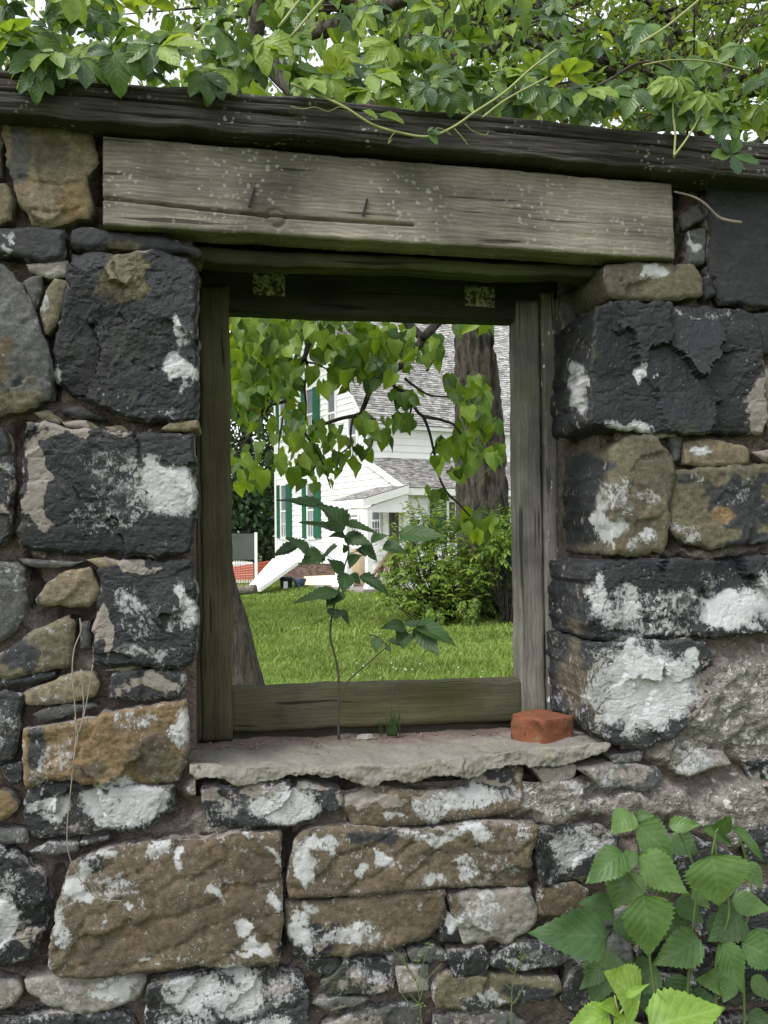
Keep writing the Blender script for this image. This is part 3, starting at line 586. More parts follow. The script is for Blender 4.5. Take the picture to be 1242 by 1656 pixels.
# mortar bed between the stones
PROUD = [(340,1275,40,14,.8),(560,1290,30,30,.6),(850,1270,30,60,.9),(920,1235,60,20,.9),(1190,1140,95,95,1),(1120,1210,60,40,.9),(1240,1100,60,60,.9),(900,1290,60,50,.95),(1000,1300,90,40,.75),(1200,1320,110,60,.85),(1090,1300,60,40,.8),(1230,1200,60,50,.9),(1020,1400,60,40,.35),(950,1215,60,12,.5),
 (400,1330,60,14,.3),(330,1345,120,14,.35),(60,1010,50,25,.5),(10,1030,60,40,.3),(130,1060,40,30,.35),(60,880,30,30,.45),(110,690,90,12,.4),(1110,1040,80,12,.4),(1150,890,120,10,.5),(1270,700,60,20,.5),(1240,640,20,30,.4),(100,1580,120,14,.4),(560,1610,60,12,.3),(450,1560,40,12,.3),(700,1600,30,30,.35)]
DEEP = [(30,560,12,100,1),(85,590,18,70,1),(110,1370,60,25,.8),(290,1320,40,30,1),(100,1440,22,40,.8),(60,1550,40,25,.9),(50,950,14,60,1),(108,1000,60,16,.8),(470,1480,10,90,1),(465,1360,20,40,.8),(155,350,12,90,1),(1085,330,30,60,.9),(1090,880,12,110,1),
 (930,990,22,100,1),(95,1180,14,80,.5),(1100,430,30,60,1),(1232,640,10,60,.7),(835,1440,40,10,.6),(900,1580,50,14,1),(950,1600,60,60,.8),(500,1610,40,14,.8),(660,1560,60,10,.8),(900,1520,60,14,1),(980,1285,40,10,.7),(170,1148,80,10,.3),(30,700,20,20,1),(110,450,14,60,1)]
def mortar():
    gx = np.arange(-.62, 1.22, .0046); gz = np.arange(.42, 2.33, .0046)
    X, Z = np.meshgrid(gx, gz); n = X.size; x = X.ravel(); z = Z.ravel()
    px, py = topx(np.c_[x, np.zeros(n), z])
    pr = blobs(PROUD, px, py); dp = blobs(DEEP, px, py)
    q = np.c_[x * 20, z * 20, np.zeros(n)]
    n1 = fbm(q, 41, 5, .55); lump = fbm(np.c_[x * 9, z * 9, z * 0 + 4], 42, 3)
    Y = .034 - pr * .038 + dp * .035 - n1 * .0065 - lump * .007
    rid = fbm(np.c_[x * 16 + z * 5, z * 26, z * 0 + 2], 55, 4); Y -= np.maximum(0, rid) * .009 * pr; Y -= (sstep(.05, .12, fbm(np.c_[x * 14, z * 20, z * 0 + 8], 57, 5, .6)) * .0045 + np.abs(fbm(np.c_[x * 60, z * 60, z * 0], 58, 3)) * .004) * pr
    wash = np.maximum(blobs(WASH, px, py) * .8, .32) * np.clip(pr * 1.2, 0, 1)
    V = np.c_[x, Y, z]; idx = np.arange(n).reshape(X.shape)
    Fq = np.stack([idx[:-1, :-1], idx[:-1, 1:], idx[1:, 1:], idx[1:, :-1]], -1).reshape(-1, 4)
    cx = V[Fq, 0].mean(1); cz = V[Fq, 2].mean(1)
    Fq = Fq[~((cx > OX0) & (cx < OX1 + .02) & (cz > OZ0 - .005) & (cz < 2.5))]
    u = np.unique(Fq); mp = np.zeros(n, int); mp[u] = np.arange(len(u))
    obj('mortar', V[u], mp[Fq], M_MORTAR, wall, True, dict(proud=np.clip(pr, 0, 1)[u], wash=wash[u]), 'stuff')
mortar()

# ------------------------------------------------------------------ sill, beams and the wooden frame
def m_sill():
    g = G('lime_sill'); p = g.pos(); n1 = g.noise(p, 10, 5, .6); n2 = g.noise(p, 120, 5, .7)
    c = g.mix(n1, (.10, .094, .082), (.225, .212, .188))
    bk = g.n('ShaderNodeSeparateXYZ', {0: p}).outputs[1]
    dirt = g.ss(g.m_('ADD', g.m_('MULTIPLY', bk, 3.2), g.m_('MULTIPLY', g.noise(p, 22, 6, .7), .9)), .80, 1.15)
    c = g.mix(g.m_('MULTIPLY', dirt, .85), c, g.mix(g.noise(p, 160, 3), (.09, .068, .06), (.23, .17, .15)))
    al = g.ss(g.noise(g.add(p, (2, 2, 6)), 8, 5, .6), .52, .72); c = g.mix(g.m_('MULTIPLY', al, .45), c, (.22, .22, .13))
    low = g.attr('lip'); c = g.mix(g.m_('MULTIPLY', low, .75), c, g.mix(n2, (.09, .085, .07), (.20, .19, .165)))
    ck = g.n('ShaderNodeTexVoronoi', {'Vector': g.add(p, g.scale(g.n('ShaderNodeTexNoise', {'Vector': p, 'Scale': 14.0, 'Detail': 4.0}).outputs['Color'], (.09, .09, .09))), 'Scale': 5.5}, feature='DISTANCE_TO_EDGE').outputs[0]
    cr = g.m_('MULTIPLY', g.m_('LESS_THAN', ck, .006), g.m_('GREATER_THAN', g.noise(p, 7, 2), .53)); c = g.mix(g.m_('MULTIPLY', cr, .75), c, (.07, .065, .055))
    c = g.mul(c, g.mr(n2, .3, .7, .82, 1.18))
    h = g.m_('SUBTRACT', g.m_('MULTIPLY', n2, .4), g.m_('MULTIPLY', cr, .8))
    return g.out(g.bsdf(c, .9, g.bump(h, .9, .005), .2))
M_SILL = m_sill()
def sill():
    lip = np.array([(306,1258),(318,1270),(345,1266),(380,1269),(420,1262),(450,1258),(470,1247),(500,1250),(540,1260),(575,1268),(606,1279),(622,1270),(640,1264),(680,1267),(720,1262),(760,1262),(800,1242),(850,1236),(900,1242),(935,1232),(965,1222),(992,1206)], float)
    lip3 = at(lip[:, 0], lip[:, 1], -.03)
    nu = 420; xs = np.linspace(lip3[0, 0], lip3[-1, 0], nu)
    zl = np.interp(xs, lip3[:, 0], lip3[:, 2]) + (np.round(fbm(np.c_[xs * 20, xs * 0, xs * 0], 9, 3, .6) * 3) / 3 * .006 + fbm(np.c_[xs * 90, xs * 0, xs * 0], 19, 3, .6) * .0016)
    ed = at(np.array([300., 620, 990]), np.array([1238., 1236, 1196]), -.0)
    ze = np.interp(xs, ed[:, 0], ed[:, 2])
    zb = 1.041 + 0 * xs
    rows = []; lipv = []
    for v in np.linspace(0, 1, 30):
        y = .34 * (1 - v) - .012 * v
        rows.append(np.c_[xs, y + 0 * xs, zb + (ze - zb) * v ** 1.4]); lipv.append(0)
    for v in np.linspace(.1, 1, 12):
        rows.append(np.c_[xs, -.012 - (.006 + .003 * fbm(np.c_[xs * 9, xs * 0, xs * 0 + v * 1.5], 61, 3)) * np.sin(v * 1.6), ze + (zl - ze) * v]); lipv.append(sstep(.3, .9, v))
    rows.append(np.c_[xs, -.010 + 0 * xs, zl + .0005]); rows.append(np.c_[xs, .09 + 0 * xs, zl + .003]); lipv += [1, 1]
    V = np.concatenate(rows); q = np.c_[V[:, 0] * 16, V[:, 1] * 16, V[:, 2] * 16]
    V[:, 2] += fbm(q, 3, 5) * .005 + fbm(q * 4, 13, 3) * .0012; V[:, 1] += fbm(q * 2.2 + 7, 4, 6, .66) * .0042 * (V[:, 1] < .01)
    m = len(rows); idx = np.arange(m * nu).reshape(m, nu)
    Fq = np.stack([idx[:-1, :-1], idx[1:, :-1], idx[1:, 1:], idx[:-1, 1:]], -1).reshape(-1, 4)
    obj('sill', V, Fq, M_SILL, wall, True, dict(lip=np.repeat(lipv, nu)))
sill()

def plank(name, TL, TR, BR, BL, thick, mat, parent, nu=60, nv=14, rough=.002, edge=.003, seed=0, vert=False, split=None):
    # a sawn board from the four front corners (world points), thickness away from the viewer
    TL, TR, BR, BL = [np.array(a, float) for a in (TL, TR, BR, BL)]
    U, Vv = np.meshgrid(np.linspace(0, 1, nu), np.linspace(0, 1, nv)); u = U[..., None]; v = Vv[..., None]
    Pt = (TL * (1 - u) + TR * u) * (1 - v) + (BL * (1 - u) + BR * u) * v
    lw = np.linalg.norm(TR - TL), np.linalg.norm(BL - TL)
    gl, ga = (Vv * lw[1], U * lw[0]) if vert else (U * lw[0], Vv * lw[1])
    s = np.stack([gl * 4 + seed, ga * 60, ga * 0 + seed], -1)
    hgt = fbm(s, seed, 4) * rough - np.abs(fbm(np.stack([gl * 7 + seed, ga * 170, ga * 0 + seed], -1), seed + 9, 3, .6)) * rough * .9
    nrm = np.cross(TR - TL, BL - TL); nrm /= np.linalg.norm(nrm)
    if nrm[1] > 0: nrm = -nrm
    ev = np.minimum(np.minimum(U, 1 - U) * lw[0], np.minimum(Vv, 1 - Vv) * lw[1])
    hgt = hgt - np.clip(1 - ev / .006, 0, 1) ** 2 * .004
    if split: hgt = hgt - split(U, Vv)
    Pt = Pt + hgt[..., None] * nrm
    # worn long edges
    along = gl * 13
    w1 = fbm(np.stack([along, along * 0, along * 0 + seed], -1), seed + 3, 4, .6) * edge
    dirv = (BL - TL) / lw[1] if not vert else (TR - TL) / lw[0]
    kk = (np.abs((U if vert else Vv) - .5) * 2) ** 3
    Pt = Pt + (w1 * kk)[..., None] * dirv
    front = Pt.reshape(-1, 3); bk = front - nrm * thick
    bk = (Pt - hgt[..., None] * nrm).reshape(-1, 3) - nrm * thick
    n = nu * nv; idx = np.arange(n).reshape(nv, nu)
    Fq = np.stack([idx[:-1, :-1], idx[1:, :-1], idx[1:, 1:], idx[:-1, 1:]], -1).reshape(-1, 4)
    rim = np.concatenate([idx[0, :-1], idx[:-1, -1], idx[-1, :0:-1], idx[:0:-1, 0]])
    nx = np.roll(rim, -1); m = 5
    V = [front]; Fl = [Fq, Fq[:, ::-1] + n]
    V.append(bk)
    # sides: intermediate rows so that the grain has something to run on
    Fl.append(np.stack([rim, nx, nx + n, rim + n], -1))
    V = np.concatenate(V); dpt = np.r_[np.zeros(n), np.full(n, thick)]
    gc = np.c_[np.tile(gl.ravel(), 2) + seed * 1.37, np.tile(ga.ravel(), 2) + dpt * .9, dpt]
    o = obj(name, V, np.concatenate(Fl), mat, parent, True, dict(gc=gc))
    me = o.data
    sh = np.ones(len(me.polygons), bool); sh[len(Fq):] = False; me.polygons.foreach_set('use_smooth', sh)
    return o

M_BEAM = m_wood('dark_weathered_timber', (.010, .009, .008), (.070, .064, .056), .30, (.03, .032, .018), lich=.15)
M_LINT = m_wood('grey_lichened_board', (.056, .049, .040), (.29, .262, .215), .27, (.115, .108, .075), lich=1.2)
M_UNDER = m_wood('green_board', (.016, .015, .009), (.066, .063, .036), .52, (.075, .085, .03))  # darkened so its colour carries the recess shade under the lintel
M_FRL = m_wood('mossy_frame', (.024, .021, .013), (.125, .110, .072), .50, (.055, .062, .018))
M_FRR = m_wood('grey_frame', (.07, .067, .058), (.235, .225, .20), .40, (.085, .095, .035))
M_FRP = m_wood('flaking_frame', (.065, .06, .054), (.21, .197, .18), .3, (.08, .085, .04), flake=.38)
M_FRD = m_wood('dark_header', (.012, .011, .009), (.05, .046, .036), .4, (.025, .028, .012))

def A(px, py, Y): return at(float(px), float(py), Y)
def ext(P, Q, t): return P + (Q - P) * t
# long timber on top of the wall
def ravine(U, V):
    c = .50 + .05 * np.sin(U * 9) + .03 * np.sin(U * 31); c2 = .22 + .03 * np.sin(U * 17 + 1)
    return .012 * np.exp(-((V - c) / .022) ** 2) * (.35 + .65 * (np.sin(U * 23) > -.5)) + .008 * np.exp(-((V - c2) / .016) ** 2) * (np.sin(U * 14 + 2) > 0) + .006 * np.exp(-((V - .78) / .02) ** 2) * (np.sin(U * 19) > .2) + .012 * np.clip(.12 - V, 0, 1) / .12
tl, tr = A(0, 107, -.075), A(1242, 224, -.075); bl, br = A(0, 180, -.075), A(1242, 287, -.075)
plank('timber', ext(tl, tr, -.9), ext(tl, tr, 2.0), ext(bl, br, 2.0), ext(bl, br, -.9), .44, M_BEAM, wall, 520, 50, .0032, .0032, 3, False, ravine)
# lintel board with its long split, and the wider plank tucked under it
def lsplit(U, V):
    c = .80 - .05 * U + .012 * np.sin(U * 40)
    c = np.where(U < .27, .70 + .32 * U, .785 - .02 * U)
    kn = np.hypot((U - .283) * 6.6, V - .80); return .020 * np.exp(-((V - c) / .013) ** 2) * (U < .52) - .004 * np.exp(-(kn / .09) ** 2) + .006 * np.exp(-((kn - .10) / .02) ** 2)
L1 = plank('lintel', A(166, 219, -.03), A(1088, 297, -.03), A(1093, 419, -.03), A(166, 363, -.03), .075, M_LINT, wall, 300, 64, .0014, .0018, 5, False, lsplit)
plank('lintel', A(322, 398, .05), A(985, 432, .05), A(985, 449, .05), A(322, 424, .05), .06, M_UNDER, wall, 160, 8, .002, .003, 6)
plank('lintel', A(120, 195, .06), A(1160, 270, .06), A(1160, 340, .06), A(120, 330, .06), .22, M_FRD, wall, 120, 10, .003, .004, 7)  # dark board behind the gap; its near-black colour stands for the shaded void
# saw cuts / old nails on the lintel
M_IRON = m_plain('old_iron', (.02, .017, .015), .8)
for (x0, y0, x1, y1) in ((412, 304, 403, 334), (594, 322, 587, 349)):
    b = MB(); b.beam(A(x0, y0, -.034), A(x1, y1, -.034), .004, .006, (0, 1, 0)); b.world('nail', M_IRON, L1)

frame = thing('window_frame', None, None); del frame['label']; del frame['category']
frame.parent = wall; FO = A(620, 1180, .24); frame.location = FO - WL
YF = .24
plank('stile', A(322, 462, YF), A(371, 460, YF), A(377, 1198, YF), A(327, 1200, YF), .058, M_FRL, frame, 14, 150, .0016, .002, 11, True)
plank('stile', A(834, 485, YF), A(872, 485, YF), A(884, 1180, YF), A(843, 1180, YF), .058, M_FRR, frame, 14, 150, .0016, .002, 12, True)
plank('stop', A(875, 472, YF - .006), A(897, 470, YF - .006), A(909, 1178, YF - .006), A(887, 1178, YF - .006), .075, M_FRP, frame, 10, 150, .0014, .002, 13, True)
plank('stop', A(313, 442, YF + .006), A(327, 442, YF + .006), A(332, 1200, YF + .006), A(318, 1200, YF + .006), .048, M_FRL, frame, 6, 120, .0014, .001, 14, True)
plank('rail', A(374, 1113, YF + .002), A(846, 1099, YF + .002), A(846, 1166, YF + .002), A(374, 1184, YF + .002), .05, M_FRL, frame, 110, 18, .0016, .002, 15)
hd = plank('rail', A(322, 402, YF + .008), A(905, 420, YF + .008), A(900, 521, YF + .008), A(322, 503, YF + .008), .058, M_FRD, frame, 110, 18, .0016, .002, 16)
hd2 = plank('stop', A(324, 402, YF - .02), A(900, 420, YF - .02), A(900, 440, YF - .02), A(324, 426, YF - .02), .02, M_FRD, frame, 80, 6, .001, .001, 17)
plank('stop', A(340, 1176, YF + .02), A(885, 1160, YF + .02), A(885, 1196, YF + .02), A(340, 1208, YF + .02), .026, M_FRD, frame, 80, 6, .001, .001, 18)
# the two pale hinge marks: thin plates let into the head
def m_hinge():
    g = G('pale_hinge_mark'); p = g.pos(); f = g.ss(g.noise(p, 95, 5, .65, .6), .44, .54)
    return g.out(g.bsdf(g.mix(f, (.03, .028, .02), (.30, .285, .235)), .9, g.bump(f, .6, .003)))
M_HINGE = m_hinge()
for (x0, y0, x1, y1) in ((408, 440, 461, 478), (752, 461, 801, 496)):
    o = plank('hinge_plate', A(x0, y0, YF + .004), A(x1, y0 + 2, YF + .004), A(x1, y1, YF + .004), A(x0 + 1, y1 - 1, YF + .004), .004, M_HINGE, frame, 12, 10, .0006, .002, 19)
# ------------------------------------------------------------------ lawn and grass
def m_lawn():
    g = G('lawn_soil'); p = g.pos(); n = g.noise(p, .6, 5, .6); n2 = g.noise(p, 9, 5, .65)
    c = g.mix(n, (.07, .11, .018), (.11, .155, .028)); c = g.mul(c, g.mr(n2, .3, .7, .7, 1.3))
    return g.out(g.bsdf(c, .95, g.bump(n2, 1.0, .05), .1))
def m_grass():
    g = G('grass_blades'); p = g.pos(); r = g.isl()
    c = g.mix(r, (.12, .198, .034), (.20, .272, .062)); c = g.mix(g.m_('GREATER_THAN', r, .95), c, (.17, .175, .06))
    c = g.mul(c, g.mr(g.noise(p, .45, 4, .6), .3, .7, .72, 1.28))
    b = g.bsdf(c, .6, None, .25); t = g.n('ShaderNodeBsdfTranslucent', {'Color': g.mix(1.0, c, (1.3, 1.2, .6), 'MULTIPLY')}).outputs[0]
    return g.out(g.n('ShaderNodeMixShader', {0: .3, 1: b, 2: t}).outputs[0])
def lawn_z(x, y): return fbm(np.stack([np.asarray(x, float) * .25, np.asarray(y, float) * .25, np.zeros_like(np.asarray(x, float))], -1), 77, 3) * .03 * sstep(.5, 4, y)
def lawn():
    n = 121; t = np.linspace(-1, 1, n); s = np.sign(t) * (np.abs(t) ** 3) * 600 + t * 40
    X, Y = np.meshgrid(s, s + 14); Z = np.where(np.hypot(X, Y) < 60, lawn_z(X, Y), 0)
    idx = np.arange(n * n).reshape(n, n)
    Fq = np.stack([idx[:-1, :-1], idx[:-1, 1:], idx[1:, 1:], idx[1:, :-1]], -1).reshape(-1, 4)
    o = obj('lawn', np.stack([X, Y, Z], -1).reshape(-1, 3), Fq, m_lawn()); o['kind'] = 'structure'
lawn()
def grass():
    r_ = np.random.default_rng(3); N = 150000
    d = 1 / r_.uniform(1 / 29.0, 1 / 6.6, N); px = r_.uniform(290, 930, N)
    b = dep(px, np.full(N, 868.0), d)
    cl = fbm(np.c_[b[:, 0] * 1.3, b[:, 1] * 1.3, b[:, 0] * 0], 5, 3)
    hgt = (.055 + .05 * r_.random(N) + .05 * np.clip(cl, 0, 1)) * np.clip(1.1 - .01 * d, .7, 1)
    hgt = hgt * np.where(r_.random(N) > .985, 1.7, 1)
    a = r_.uniform(0, 2 * math.pi, N); w = (.0035 + .0006 * d) * r_.uniform(.7, 1.3, N)
    z0 = lawn_z(b[:, 0], b[:, 1]) - .01
    B = np.c_[b[:, 0], b[:, 1], z0]
    sx = np.c_[np.cos(a), np.sin(a), a * 0]; la = a + math.pi / 2 + r_.normal(0, .7, N)
    ln = np.c_[np.cos(la), np.sin(la), a * 0] * (hgt * r_.uniform(.2, .95, N))[:, None]
    up_ = np.c_[a * 0, a * 0, hgt]
    V = np.stack([B - sx * w[:, None], B + sx * w[:, None], B + sx * w[:, None] * .7 + up_ * .6 + ln * .35, B - sx * w[:, None] * .7 + up_ * .6 + ln * .35, B + up_ + ln], 1).reshape(-1, 3)
    k = np.arange(N)[:, None] * 5
    Fq = np.concatenate([np.stack([k + 0, k + 1, k + 2], -1), np.stack([k + 0, k + 2, k + 3], -1), np.stack([k + 3, k + 2, k + 4], -1)], 1).reshape(-1, 3)
    me = new_mesh('grass', V, Fq, m_grass(), False); o = link('grass', me); tag(o, 'short green lawn grass behind the window opening', 'grass'); o['kind'] = 'stuff'
    # clover heads
    M = 220; d = 1 / r_.uniform(1 / 26.0, 1 / 8.0, M); px = r_.uniform(330, 860, M); b = dep(px, np.full(M, 868.0), d)
    keep = fbm(np.c_[b[:, 0] * .6, b[:, 1] * .6, b[:, 0] * 0], 8, 2) > .05; b = b[keep]; d = d[keep]
    mb = MB()
    for p, dd in zip(b, d):
        s = .007 + .0004 * dd; z = lawn_z(p[0], p[1]) + .085
        mb.add([(p[0] - s, p[1], z), (p[0] + s, p[1], z), (p[0], p[1] - s, z), (p[0], p[1] + s, z), (p[0], p[1], z + s), (p[0], p[1], z - s)], [(0, 2, 4), (2, 1, 4), (1, 3, 4), (3, 0, 4), (2, 0, 5), (1, 2, 5), (3, 1, 5), (0, 3, 5)])
    o = mb.world('clover', m_plain('clover_white', (.42, .44, .36))); o['kind'] = 'stuff'; tag(o, 'scattered white clover heads in the lawn', 'clover')
grass()

# ------------------------------------------------------------------ the white house
KP = gnd(598, 28.0); ANG = R(22)
BD = np.array([math.cos(ANG), math.sin(ANG), 0]); AD = np.array([-math.sin(ANG), math.cos(ANG), 0])
def Hw(b, a, z): return KP + BD * b + AD * a + np.array([0, 0, z])
def solve(px, fn):                      # parameter t at which the point fn(t) shows in pixel column px
    lo, hi = -6.0, 14.0
    f = lambda t: topx(fn(t))[0] - px
    if f(lo) * f(hi) > 0: return lo
    for _ in range(50):
        m = (lo + hi) / 2
        if f(lo) * f(m) <= 0: hi = m
        else: lo = m
    return (lo + hi) / 2
def ya(px): return solve(px, lambda t: Hw(0, t, 1.5))
def xb(px, a): return solve(px, lambda t: Hw(t, a, 1.5))
def zz(px, py, a, b=0.0):
    P = Hw(b, a, 0); q = P - CAM; dpt = q @ fw
    lo, hi = -2.0, 14.0
    for _ in range(50):
        m = (lo + hi) / 2
        if topx(Hw(b, a, m))[1] > py: lo = m
        else: hi = m
    return (lo + hi) / 2
M_WHITE = m_plain('white_paint', (.80, .80, .80), .55, .05, 3); M_TRIM = m_plain('white_trim', (.80, .80, .79), .5, .04, 3)
M_GREYT = m_plain('grey_corner_board', (.40, .41, .45), .6, .08, 3); M_SHUT = m_plain('green_shutter_paint', (.016, .105, .056), .5, .15, 5)
M_DARK = m_plain('dark_green_shutter', (.012, .06, .04), .5, .15, 5); M_DOOR = m_plain('grey_brown_door', (.075, .065, .06), .6, .2, 6)
def m_glass():
    g = G('window_glass'); return g.out(g.bsdf((.16, .17, .20), .12, None, .5))
M_GLASS = m_glass()
def m_shingle():
    g = G('grey_shingles'); r = g.isl(); c = g.mix(r, (.20, .19, .187), (.50, .485, .48)); c = g.mul(c, g.mr(g.noise(g.pos(), 9, 5, .6), .3, .7, .75, 1.25))
    return g.out(g.bsdf(c, .9, None, .2))
M_SHING = m_shingle()
def m_brickw():
    g = G('house_brick'); r = g.isl(); c = g.mix(r, (.09, .055, .045), (.20, .135, .11)); return g.out(g.bsdf(c, .9, None, .2))
M_BRICKH = m_brickw(); M_JOINT = m_plain('grey_joint', (.20, .18, .17), .95, .2, 9)
house = thing('house', 'white clapboard house with green shutters and grey shingled roof across the lawn', 'house', KP, None, ANG)
DEPA, EAVE, RIDGE = ya(448), zz(604, 676, 0), 9.1
ZB = zz(520, 905, ya(520))
MA, BACK = 3.9, 7.4
RIDGE = EAVE + 1.205 * MA
# clapboards: the lower edge of each stands proud
def clap_x(y0, y1, z, h, n):            # on the facade x = 0, facing -x
    m = MB(); m.hexa([(.0, y0, z), (.0, y1, z), (-.034, y1, z), (-.034, y0, z), (.0, y0, z + h), (.0, y1, z + h), (-.008, y1, z + h), (-.008, y0, z + h)]); return m.local('clapboard', M_WHITE, house)
def clap_y(x0, x1, yw, z, h):           # on a wall facing -y
    m = MB(); m.hexa([(x0, yw, z), (x0, yw - .034, z), (x1, yw - .034, z), (x1, yw, z), (x0, yw, z + h), (x0, yw - .008, z + h), (x1, yw - .008, z + h), (x1, yw, z + h)]); return m.local('clapboard', M_WHITE, house)
# solid body (walls behind the boards)
b = MB(); b.box(.03, 9, .03, DEPA - .03, .02, EAVE); b.box(.04, 9, DEPA - .6, DEPA - .04, EAVE, BACK - .2)
b.add([(.03, 0, EAVE), (.03, DEPA, BACK - .1), (.03, MA, RIDGE - .08), (9, 0, EAVE), (9, DEPA, BACK - .1), (9, MA, RIDGE - .08)], [(0, 2, 1), (3, 4, 5), (0, 3, 5, 2), (1, 2, 5, 4)])
ZA1, ZA0 = zz(598, 741, 0), zz(664, 789, -2.25, 0.0)
b.add([(.03, -1.97, .02), (9, -1.97, .02), (9, .0, .02), (.03, .0, .02), (.03, -1.97, ZA0 + .08), (9, -1.97, ZA0 + .08), (9, 0, ZA1 - .12), (.03, 0, ZA1 - .12)], [(3, 2, 1, 0), (4, 5, 6, 7), (0, 1, 5, 4), (1, 2, 6, 5), (3, 0, 4, 7)])
b.local('wall', M_WHITE, house)
EXPO = .19
z = ZB
while z < EAVE - .02: clap_x(.0, DEPA, z, EXPO, 0); z += EXPO
while z < RIDGE - .35:
    t = (z + EXPO - EAVE) / (RIDGE - EAVE); u_ = max(0, (z + EXPO - BACK) / (RIDGE - BACK)); clap_x(MA * t, DEPA - (DEPA - MA) * u_, z, EXPO, 0); z += EXPO
z = ZB
while z < ZA1 - .1:                     # side wall of the low addition, cut by its sloping roof
    e = min(1, max(0, (ZA1 - .1 - z - EXPO) / (ZA1 - ZA0 - .1)));
    y0 = -1.97 * e if z + EXPO > ZA0 else -1.97
    if y0 < -.1: clap_x(y0, -.002, z, EXPO, 0)
    z += EXPO
z = ZA1 + .02
while z < EAVE - .05: clap_y(.0, 9, 0, z, .215); z += .215
z = .35
while z < ZA0 - .05: clap_y(.0, 9, -1.97, z, EXPO); z += EXPO
# corner boards, fascia
b = MB(); b.box(-.06, .10, -.06, .0, ZA1 + .1, EAVE); b.local('corner_board', M_GREYT, house)
b = MB(); b.box(-.06, .03, DEPA - .14, DEPA + .06, ZB, BACK - .1); b.local('corner_board', M_TRIM, house)
b = MB(); b.box(-.06, .12, -2.05, -1.99, .3, ZA0); b.local('corner_board', M_TRIM, house)
b = MB(); b.box(-.07, .0, .0, DEPA, ZB - .12, ZB - .002); b.local('skirt_board', M_TRIM, house)
# roofs: courses of single shingles
def shingles(parent, O, U, Vd, lu, lv, course, wid, seed, cut=None):
    # O lower corner, U along the eave, Vd up the slope (unit), built in house-local axes
    r_ = np.random.default_rng(seed); N = np.cross(U, Vd); N /= np.linalg.norm(N)
    m = MB(); k = 0
    v = 0.0
    while v < lv:
        u = -r_.random() * wid
        while u < lu:
            w = wid * r_.uniform(.6, 1.35); a, c = max(u, 0), min(u + w - .008, lu); u += w
            if c - a < .02: continue
            dl = r_.uniform(-.02, .02) * (course / .12); t = .022 + .012 * r_.random()
            p0 = O + U * a + Vd * (v + dl); p1 = O + U * c + Vd * (v + dl); q0 = O + U * a + Vd * (v + course * 1.15); q1 = O + U * c + Vd * (v + course * 1.15)
            m.add([p0 + N * .004, p1 + N * .004, p1 + N * t, p0 + N * t, q0 + N * .004, q1 + N * .004], [(0, 1, 2, 3), (3, 2, 5, 4), (0, 3, 4), (1, 5, 2)])
        v += course
    return m.local('shingle', M_SHING, parent, False, 'stuff')
rise, run = RIDGE - EAVE, MA
sl = np.array([0, run, rise]); sll = np.linalg.norm(sl); sl /= sll
roof = MB(); th = .10
for sgn, y0 in ((1, -.28), (-1, DEPA + .28)):
    pass
e0 = np.array([-.25, -.25, EAVE - .25 * rise / run])
roof.hexa([tuple(e0), (9.2, e0[1], e0[2]), (9.2, MA, RIDGE), (-.25, MA, RIDGE), (e0[0], e0[1], e0[2] + .1), (9.2, e0[1], e0[2] + .1), (9.2, MA, RIDGE + .1), (-.25, MA, RIDGE + .1)])
roof.hexa([(-.25, MA, RIDGE), (9.2, MA, RIDGE), (9.2, DEPA + .25, BACK - .15), (-.25, DEPA + .25, BACK - .15), (-.25, MA, RIDGE + .1), (9.2, MA, RIDGE + .1), (9.2, DEPA + .25, BACK - .05), (-.25, DEPA + .25, BACK - .05)])
rf = roof.local('roof', M_TRIM, house)
shingles(rf, e0 + np.array([0, -.03, .115]), np.array([1.0, 0, 0]), sl, 9.45, sll + .32, .105, .16, 1)
# low roof of the addition
l0 = np.array([-.12, -2.25, ZA0]); l1 = np.array([-.12, 0, ZA1]); sv = l1 - l0; svl = np.linalg.norm(sv); sv /= svl
r2 = MB(); r2.hexa([(-.12, -2.25, ZA0 - .06), (9.1, -2.25, ZA0 - .06), (9.1, -.02, ZA1 - .06), (-.12, -.02, ZA1 - .06), (-.12, -2.25, ZA0), (9.1, -2.25, ZA0), (9.1, -.02, ZA1), (-.12, -.02, ZA1)])
rf2 = r2.local('roof', M_TRIM, house)
shingles(rf2, l0 + np.array([-.02, -.03, .012]), np.array([1.0, 0, 0]), sv, 9.2, svl, .085, .15, 2)
b = MB(); b.hexa([(-.17, -2.27, ZA0 - .16), (-.125, -2.27, ZA0 - .16), (-.125, 0, ZA1 - .16), (-.17, 0, ZA1 - .16), (-.17, -2.27, ZA0 + .03), (-.125, -2.27, ZA0 + .03), (-.125, 0, ZA1 + .03), (-.17, 0, ZA1 + .03)]); b.local('rake_board', M_TRIM, house)
b = MB(); b.box(-.12, 9.1, -2.28, -2.255, ZA0 - .2, ZA0 - .01); b.local('fascia', M_TRIM, house)
